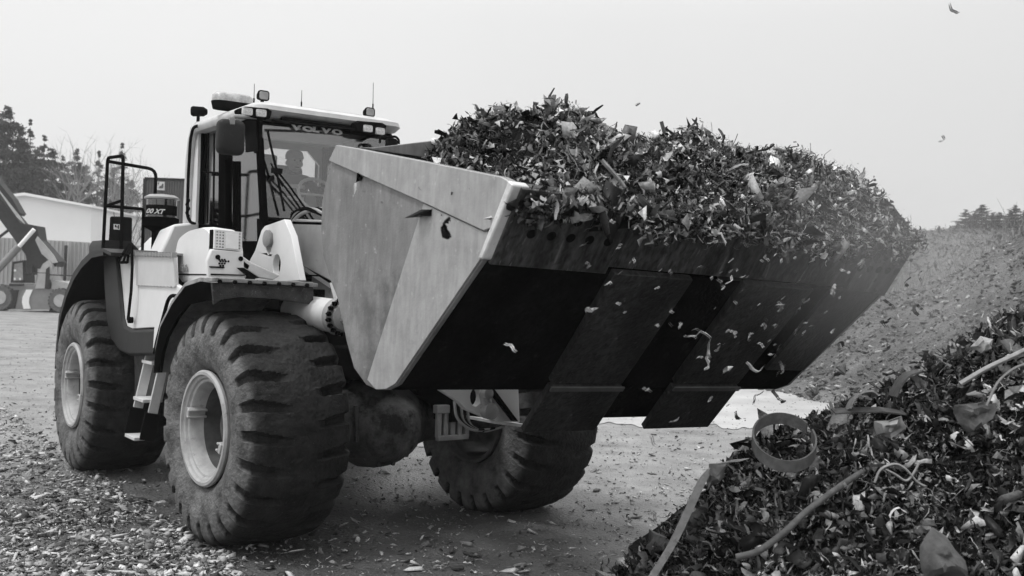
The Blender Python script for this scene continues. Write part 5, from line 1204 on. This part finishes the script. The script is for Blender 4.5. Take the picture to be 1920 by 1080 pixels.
for k, (x, y, r_) in enumerate(((-1, 563, 25), (113, 566, 23))):
    rm = r_*DR/FPX; c = bgp(x, y, DR-.15); c[2] = rm
    g = MB(); g.lathe([(.5*rm, -.02), (.62*rm, 0), (.9*rm, -.04), (rm, .08), (rm, .6), (.9*rm, .7)], c, fH, 32); wh = g.build('wheel', mat('dusty small tyre', .12, .8, var=.3, bump=.3), rt)
    g = MB(); g.lathe([(.52*rm, -.06), (.46*rm, -.07), (.40*rm, .03), (.2*rm, .03), (.16*rm, -.06), (.01, -.07)], c, fH, 24); g.build('rim', MRL, wh)
    g = MB()
    for q in range(22):
        t = 2*math.pi*q/22; g.box(c+(rH*math.cos(t)+UP*math.sin(t))*rm*.97+fH*.02, (.07, .05, .10), ax=(rH*math.cos(t)+UP*math.sin(t), fH, -rH*math.sin(t)+UP*math.cos(t)))
    g.build('lugs', MRD, wh)

# ------------------------------------------------------------------ trees
MFOL = mat_attr('needle foliage', .7, 1., .1, 2); MBAR = mat('bark', .09, .9, var=.3, bump=.2); MBIR = mat('pale bark', .17, .8, var=.35, bump=.1)
def conifer_mesh(h, wd, seed, pine=False):
    r = np.random.default_rng(seed); V = []; F = []; T = []
    n = 8500 if not pine else 11000
    nb = 26 if not pine else 30; clumps = []
    for k in range(nb*5):
        t = r.random()**(1.35 if not pine else 1)
        z = h*(.12+.88*(round(t*13)/13+.012*r.normal())) if not pine else h*(.22+.78*(round(t*10)/10+.02*r.normal()))
        rad = wd*(1-t)**.9*(.45+.8*r.random()) if not pine else wd*(1-t)**.62*(.35+.9*r.random())
        rad = max(.04 if not pine else .15, rad); a = r.random()*6.283
        clumps.append((a, rad, z, t))
    for i in range(n):
        a, rad, z, t = clumps[r.integers(len(clumps))]
        q = r.random()**.6; p = np.array([math.cos(a)*rad*q, math.sin(a)*rad*q, z-(.18*rad*q if not pine else -.1*rad*q)])
        tp = (.35+.9*(1-t)) if pine else .12+1.05*(1-t); p += r.normal(size=3)*np.array([.16, .16, .10])*(tp if not pine else tp*np.array([2.0, 2.0, 1.1]))
        s_ = (.12+.16*r.random())*(max(.4, tp) if not pine else max(.55, tp)*1.1)
        d1 = r.normal(size=3); d1 /= np.linalg.norm(d1); d2 = r.normal(size=3); d2 /= np.linalg.norm(d2)
        o = len(V); V += [p, p+d1*s_*1.6, p+d1*s_*1.2+d2*s_*.6, p+d2*s_*.7]; F.append((o, o+1, o+2, o+3)); T.append(.010+.045*r.random()**1.6)
    return V, F, T
CM = []
for k in range(4):
    V, F, T = conifer_mesh(1., .20 if k < 2 else .30, 40+k, k >= 2) if False else conifer_mesh([14, 13, 15, 14][k], [3.2, 2.6, 4.0, 4.6][k], 40+k, k >= 2)
    me = bpy.data.meshes.new('crown'); me.from_pydata([tuple(map(float, v_)) for v_ in V], [], F); at = me.attributes.new('tone', 'FLOAT', 'FACE'); at.data.foreach_set('value', np.array(T, np.float32)); me.materials.append(MFOL)
    h = [14, 13, 15, 14][k]; g = MB(); g.tube([(0, 0, -.3), (.05, .05, h*.5), (0, 0, h*.97)], [.22, .13, .02], 6)
    rr2 = np.random.default_rng(k)
    for q in range(18):
        z = h*(.3+.6*rr2.random()); a = rr2.random()*6.28; L_ = [2.2, 1.8, 3.2, 3.6][k]*(1-z/h)+.3; g.tube([(0, 0, z), (math.cos(a)*L_, math.sin(a)*L_, z+.1)], [.05, .01], 4)
    o = g.build('t', MBAR, keep=True); tm = o.data; bpy.data.objects.remove(o); CM.append((me, tm, h))
def conifer(x, ytop, D, kind, label, group):
    c = bgp(x, 560, D); c[2] = 0; top = bgp(x, ytop, D)[2]; me, tm, h = CM[kind]; s_ = top/h
    e = empty('pine_tree' if kind > 1 else 'spruce_tree', c); tag(e, label, 'tree', group); e.scale = (s_*(.9+.2*rng.random()),)*2+(s_,); e.rotation_euler = (0, 0, rng.random()*6)
    for nm, m_ in (('crown', me), ('trunk', tm)):
        o = bpy.data.objects.new(nm, m_); COL.objects.link(o); o.parent = e
G = 'conifers behind the warehouse'
TR = [(-60, 240, 125, 2, 'tall broad pine beyond the left edge of the warehouse'), (2, 212, 120, 3, 'tallest pine, cut by the left edge of the photo'), (45, 228, 128, 0, 'tall dense pine above the warehouse gable'),
      (72, 258, 132, 0, 'broad pine sloping down right of the tallest pines'), (108, 296, 140, 0, 'pointed conifer above the middle of the warehouse roof'), (133, 293, 138, 2, 'small dark pine above the warehouse roof end'), (150, 318, 140, 3, 'low bushy pine just left of the lone slim spruce'),
      (176, 288, 136, 1, 'slim spruce standing alone right of the warehouse corner'), (190, 330, 142, 0, 'short spruce left of the guard rail'), (219, 272, 130, 0, 'pointed spruce seen through the guard rail of the loader'), (238, 345, 140, 3, 'low pine between the guard rail and the container stack'),
      (24, 246, 130, 2, 'dark pine filling the gap between the two tallest'), (95, 330, 145, 2, 'low broad pine behind the warehouse roof'), (60, 285, 145, 3, 'wide pine low behind the gable of the warehouse'), (-20, 232, 130, 3, 'broad pine hanging in at the left edge behind the raised boom'), (30, 270, 124, 3, 'bushy pine in front of the tallest pines, above the warehouse'),
      (88, 288, 126, 3, 'bushy pine right of the tall spruces, above the warehouse roof'), (118, 315, 127, 2, 'squat pine in front of the pointed conifer above the roof'), (205, 325, 128, 2, 'squat pine close to the left post of the guard rail')]
for t in TR: conifer(t[0], t[1], t[2], t[3], t[4], G)
# bare trees
def bare_mesh(seed, h=12):
    r = np.random.default_rng(seed); g = MB()
    def br(p, d, L_, rad, lvl):
        q = p; pts = [p]
        for k in range(4): d = d+r.normal(size=3)*.10; d[2] += .05; d /= np.linalg.norm(d); q = q+d*L_/4; pts.append(q)
        g.tube(pts, [rad*(1-.2*k) for k in range(5)], 4 if lvl else 6)
        if lvl < 3:
            for k in range([9, 4, 3][lvl]):
                i = r.integers(1 if lvl else 2, 5); dd = d*.8+r.normal(size=3)*.55; dd[2] = abs(dd[2])+.2; dd /= np.linalg.norm(dd); br(pts[i], dd, L_*(.42 if lvl == 0 else .5), rad*.42, lvl+1)
    br(np.array([0, 0, 0.]), np.array([0, 0, 1.]), h*.8, .14, 0)
    o = g.build('b', MBIR, keep=True); m_ = o.data; bpy.data.objects.remove(o); return m_
BM = [bare_mesh(s_) for s_ in (1, 2, 3)]
BL = [(120, 326, 'over the warehouse roof end'), (155, 345, 'just above the roof corner'), (166, 338, 'at the right corner of the warehouse'), (183, 352, 'right of the warehouse corner'), (200, 345, 'behind the left post of the guard rail'), (212, 352, 'inside the guard rail frame'), (230, 340, 'behind the right side of the guard rail'), (246, 358, 'left of the stacked containers'), (256, 372, 'touching the left edge of the stacked containers'), (240, 380, 'behind the precleaner pipe')]
for i, (x, y, wh) in enumerate(BL):
    D = 118+rng.random()*10; c = bgp(x, 560, D); c[2] = 0; hh = bgp(x, y, D)[2]; o = bpy.data.objects.new('bare_tree', BM[i % 3]); COL.objects.link(o); o.location = c; o.scale = (hh/11.5,)*3; o.rotation_euler = (0, 0, rng.random()*6)
    tag(o, 'leafless pale-barked tree '+wh, 'tree', 'leafless trees at the wood edge')
# wood filling behind
n = 26000; x = -150+rng.random(n)*480; D = 146+rng.random(n)*14
pos = np.array([bgp(a_, 560, d_) for a_, d_ in zip(x, D)]); pos[:, 2] = rng.random(n)**1.1*np.interp(x, [-150, 60, 130, 250, 330], [20, 17, 13, 11, 8])*(.85+.3*np.array([nmix(a_, 0, .05) for a_ in x]))
o = scatter('distant_wood', pos, .25+.3*rng.random(n), {'flake': 3, 'strip': 5, 'wire': 4}, mat_attr('twig and needle mass', .8, 1., .1, 2), tone=tones(n, .05, .2, 1.3)); tag(o, 'hazy distant wood behind the pines and warehouse', 'wood', kind='stuff')

# right: bushes on the ridge, brush below
def brush():
    g = MB(); r = np.random.default_rng(5)
    for k in range(1500):
        c = 1640+r.random()*420; D = 34+r.random()*26; p = hpoint(c, D); h = .4+r.random()**2*1.7; d = np.array([r.normal()*.22, r.normal()*.22, 1]); q = p+d*h*.5; e = p+d*h+np.array([r.normal(), r.normal(), 0])*.12*h
        g.tube([p, q, e], [.012, .009, .004], 3)
    o = g.build('dry_brush', mat('dry stems', .19, .9, var=.4, bump=0), smooth=0); tag(o, 'thicket of thin dry stems growing behind the bank crest', 'brush', kind='stuff')
    n = 30000; c = 1200+r.random(n)*950; D = 50+r.random(n)**1.2*125; pos = np.array([hpoint(a_, b_) for a_, b_ in zip(c, D)]); pos[:, 2] += r.random(n)*.55
    o = scatter('hillside_scrub', pos, (.12+.42*r.random(n)**2)*np.clip(D/90, .5, 1.6), {'flake': 3, 'strip': 5, 'wire': 5}, mat_attr('scrub', .85, 1., .1, 2), tone=tones(n, .05, .22, 1.3)); tag(o, 'low scrub and dead grass covering the far hillside', 'scrub', kind='stuff')
    n = 14000; c = 1380+r.random(n)*640; D = np.interp(c, [1380, 1600, 1920, 2400], [29, 23, 18, 14])+3+r.random(n)*13; pos = np.array([hpoint(a_, b_) for a_, b_ in zip(c, D)]); pos[:, 2] += r.random(n)*.04
    o = scatter('bank_grass', pos, .03+.08*r.random(n)**2, {'strip': 5, 'wire': 8}, mat_attr('dead grass', .85, 1., .1, 2), tone=tones(n, .05, .26, 1.5)); tag(o, 'tufts of dead grass over the earth bank', 'grass', kind='stuff')
brush()
RB = [(1806, 402, 2), (1822, 397, 3), (1836, 394, 3), (1858, 400, 2), (1870, 396, 3), (1888, 404, 2), (1899, 392, 3), (1917, 394, 3), (1790, 415, 2), (1935, 396, 2)]
RL = ['first pine from the left on the hill ridge', 'second pine from the left on the hill ridge', 'third pine from the left on the hill ridge', 'fourth pine from the left on the hill ridge', 'fifth pine from the left on the hill ridge', 'sixth pine from the left on the hill ridge', 'pine next to the right edge on the hill ridge', 'pine at the right edge of the photo on the ridge', 'tiny shrub-like pine where the ridge trees begin', 'pine just beyond the right edge on the ridge']
for (x, y, k), lab in zip(RB, RL):
    D = 168; b = hpoint(x, D); top = bgp(x, y-5, D)[2]; me, tm, h = CM[k]; s_ = max(.1, (top-b[2]+1.5)/h)
    e = empty('pine_tree', b-[0, 0, 1.4]); tag(e, lab, 'tree', 'pines along the hill ridge'); e.scale = (s_*rng.uniform(1.3, 2.2), s_*rng.uniform(1.3, 2.2), s_*rng.uniform(.85, 1.05)); e.rotation_euler = (0, 0, rng.random()*6)
    for nm, m_ in (('crown', me), ('trunk', tm)): o = bpy.data.objects.new(nm, m_); COL.objects.link(o); o.parent = e

# ================================================================== AIR
def volbox(name, lo, hi, dens, colv, label, aniso=0.):
    g = MB(); c = (np.array(lo)+np.array(hi))/2; g.box(c, np.array(hi)-np.array(lo)); m = bpy.data.materials.new(name+' air'); m.use_nodes = True; t = m.node_tree; t.nodes.clear()
    o = t.nodes.new('ShaderNodeOutputMaterial'); v_ = t.nodes.new('ShaderNodeVolumePrincipled'); v_.inputs['Color'].default_value = (colv,)*3+(1,); v_.inputs['Density'].default_value = dens; v_.inputs['Anisotropy'].default_value = aniso
    t.links.new(v_.outputs[0], o.inputs['Volume']); ob = g.build(name, m, smooth=0); return tag(ob, label, 'haze', kind='stuff')
volbox('haze', (CAM[0]-300, CAM[1]-300, -1.4), (CAM[0]+300, CAM[1]+300, 32), .0007, 1.0, 'thin grey haze over the whole yard')

def dust():
    c = FTe+DL*2.9+np.array([.25, 0, -.25]); g = MB(); bm = bmesh.new(); bmesh.ops.create_icosphere(bm, subdivisions=3, radius=1.)
    g.add([c+np.array(v.co)*np.array([.9, 1.5, .85]) for v in bm.verts], [tuple(v.index for v in f.verts) for f in bm.faces]); bm.free()
    m = bpy.data.materials.new('airborne dust'); m.use_nodes = True; t = m.node_tree; t.nodes.clear(); o = t.nodes.new('ShaderNodeOutputMaterial'); v_ = t.nodes.new('ShaderNodeVolumePrincipled'); v_.inputs['Color'].default_value = (.95, .95, .95, 1)
    co = t.nodes.new('ShaderNodeTexCoord'); mp = t.nodes.new('ShaderNodeMapping'); mp.inputs['Scale'].default_value = (1/.9, 1/1.5, 1/.85); ln = t.nodes.new('ShaderNodeVectorMath'); ln.operation = 'LENGTH'
    r = t.nodes.new('ShaderNodeMapRange'); r.inputs[1].default_value = 1.; r.inputs[2].default_value = 0.; r.inputs[4].default_value = .46
    n = t.nodes.new('ShaderNodeTexNoise'); n.inputs['Scale'].default_value = 1.6; n.inputs['Detail'].default_value = 3; k = t.nodes.new('ShaderNodeMath'); k.operation = 'MULTIPLY'
    L_ = t.links.new; L_(co.outputs['Object'], mp.inputs[0]); L_(mp.outputs[0], ln.inputs[0]); L_(ln.outputs['Value'], r.inputs[0]); L_(co.outputs['Object'], n.inputs[0]); L_(r.outputs[0], k.inputs[0]); L_(n.outputs[0], k.inputs[1]); L_(k.outputs[0], v_.inputs['Density']); L_(v_.outputs[0], o.inputs['Volume'])
    ob = g.build('dust_cloud', m, smooth=0); tag(ob, 'pale dust drifting around the far end of the bucket lip', 'dust', kind='stuff')
dust()
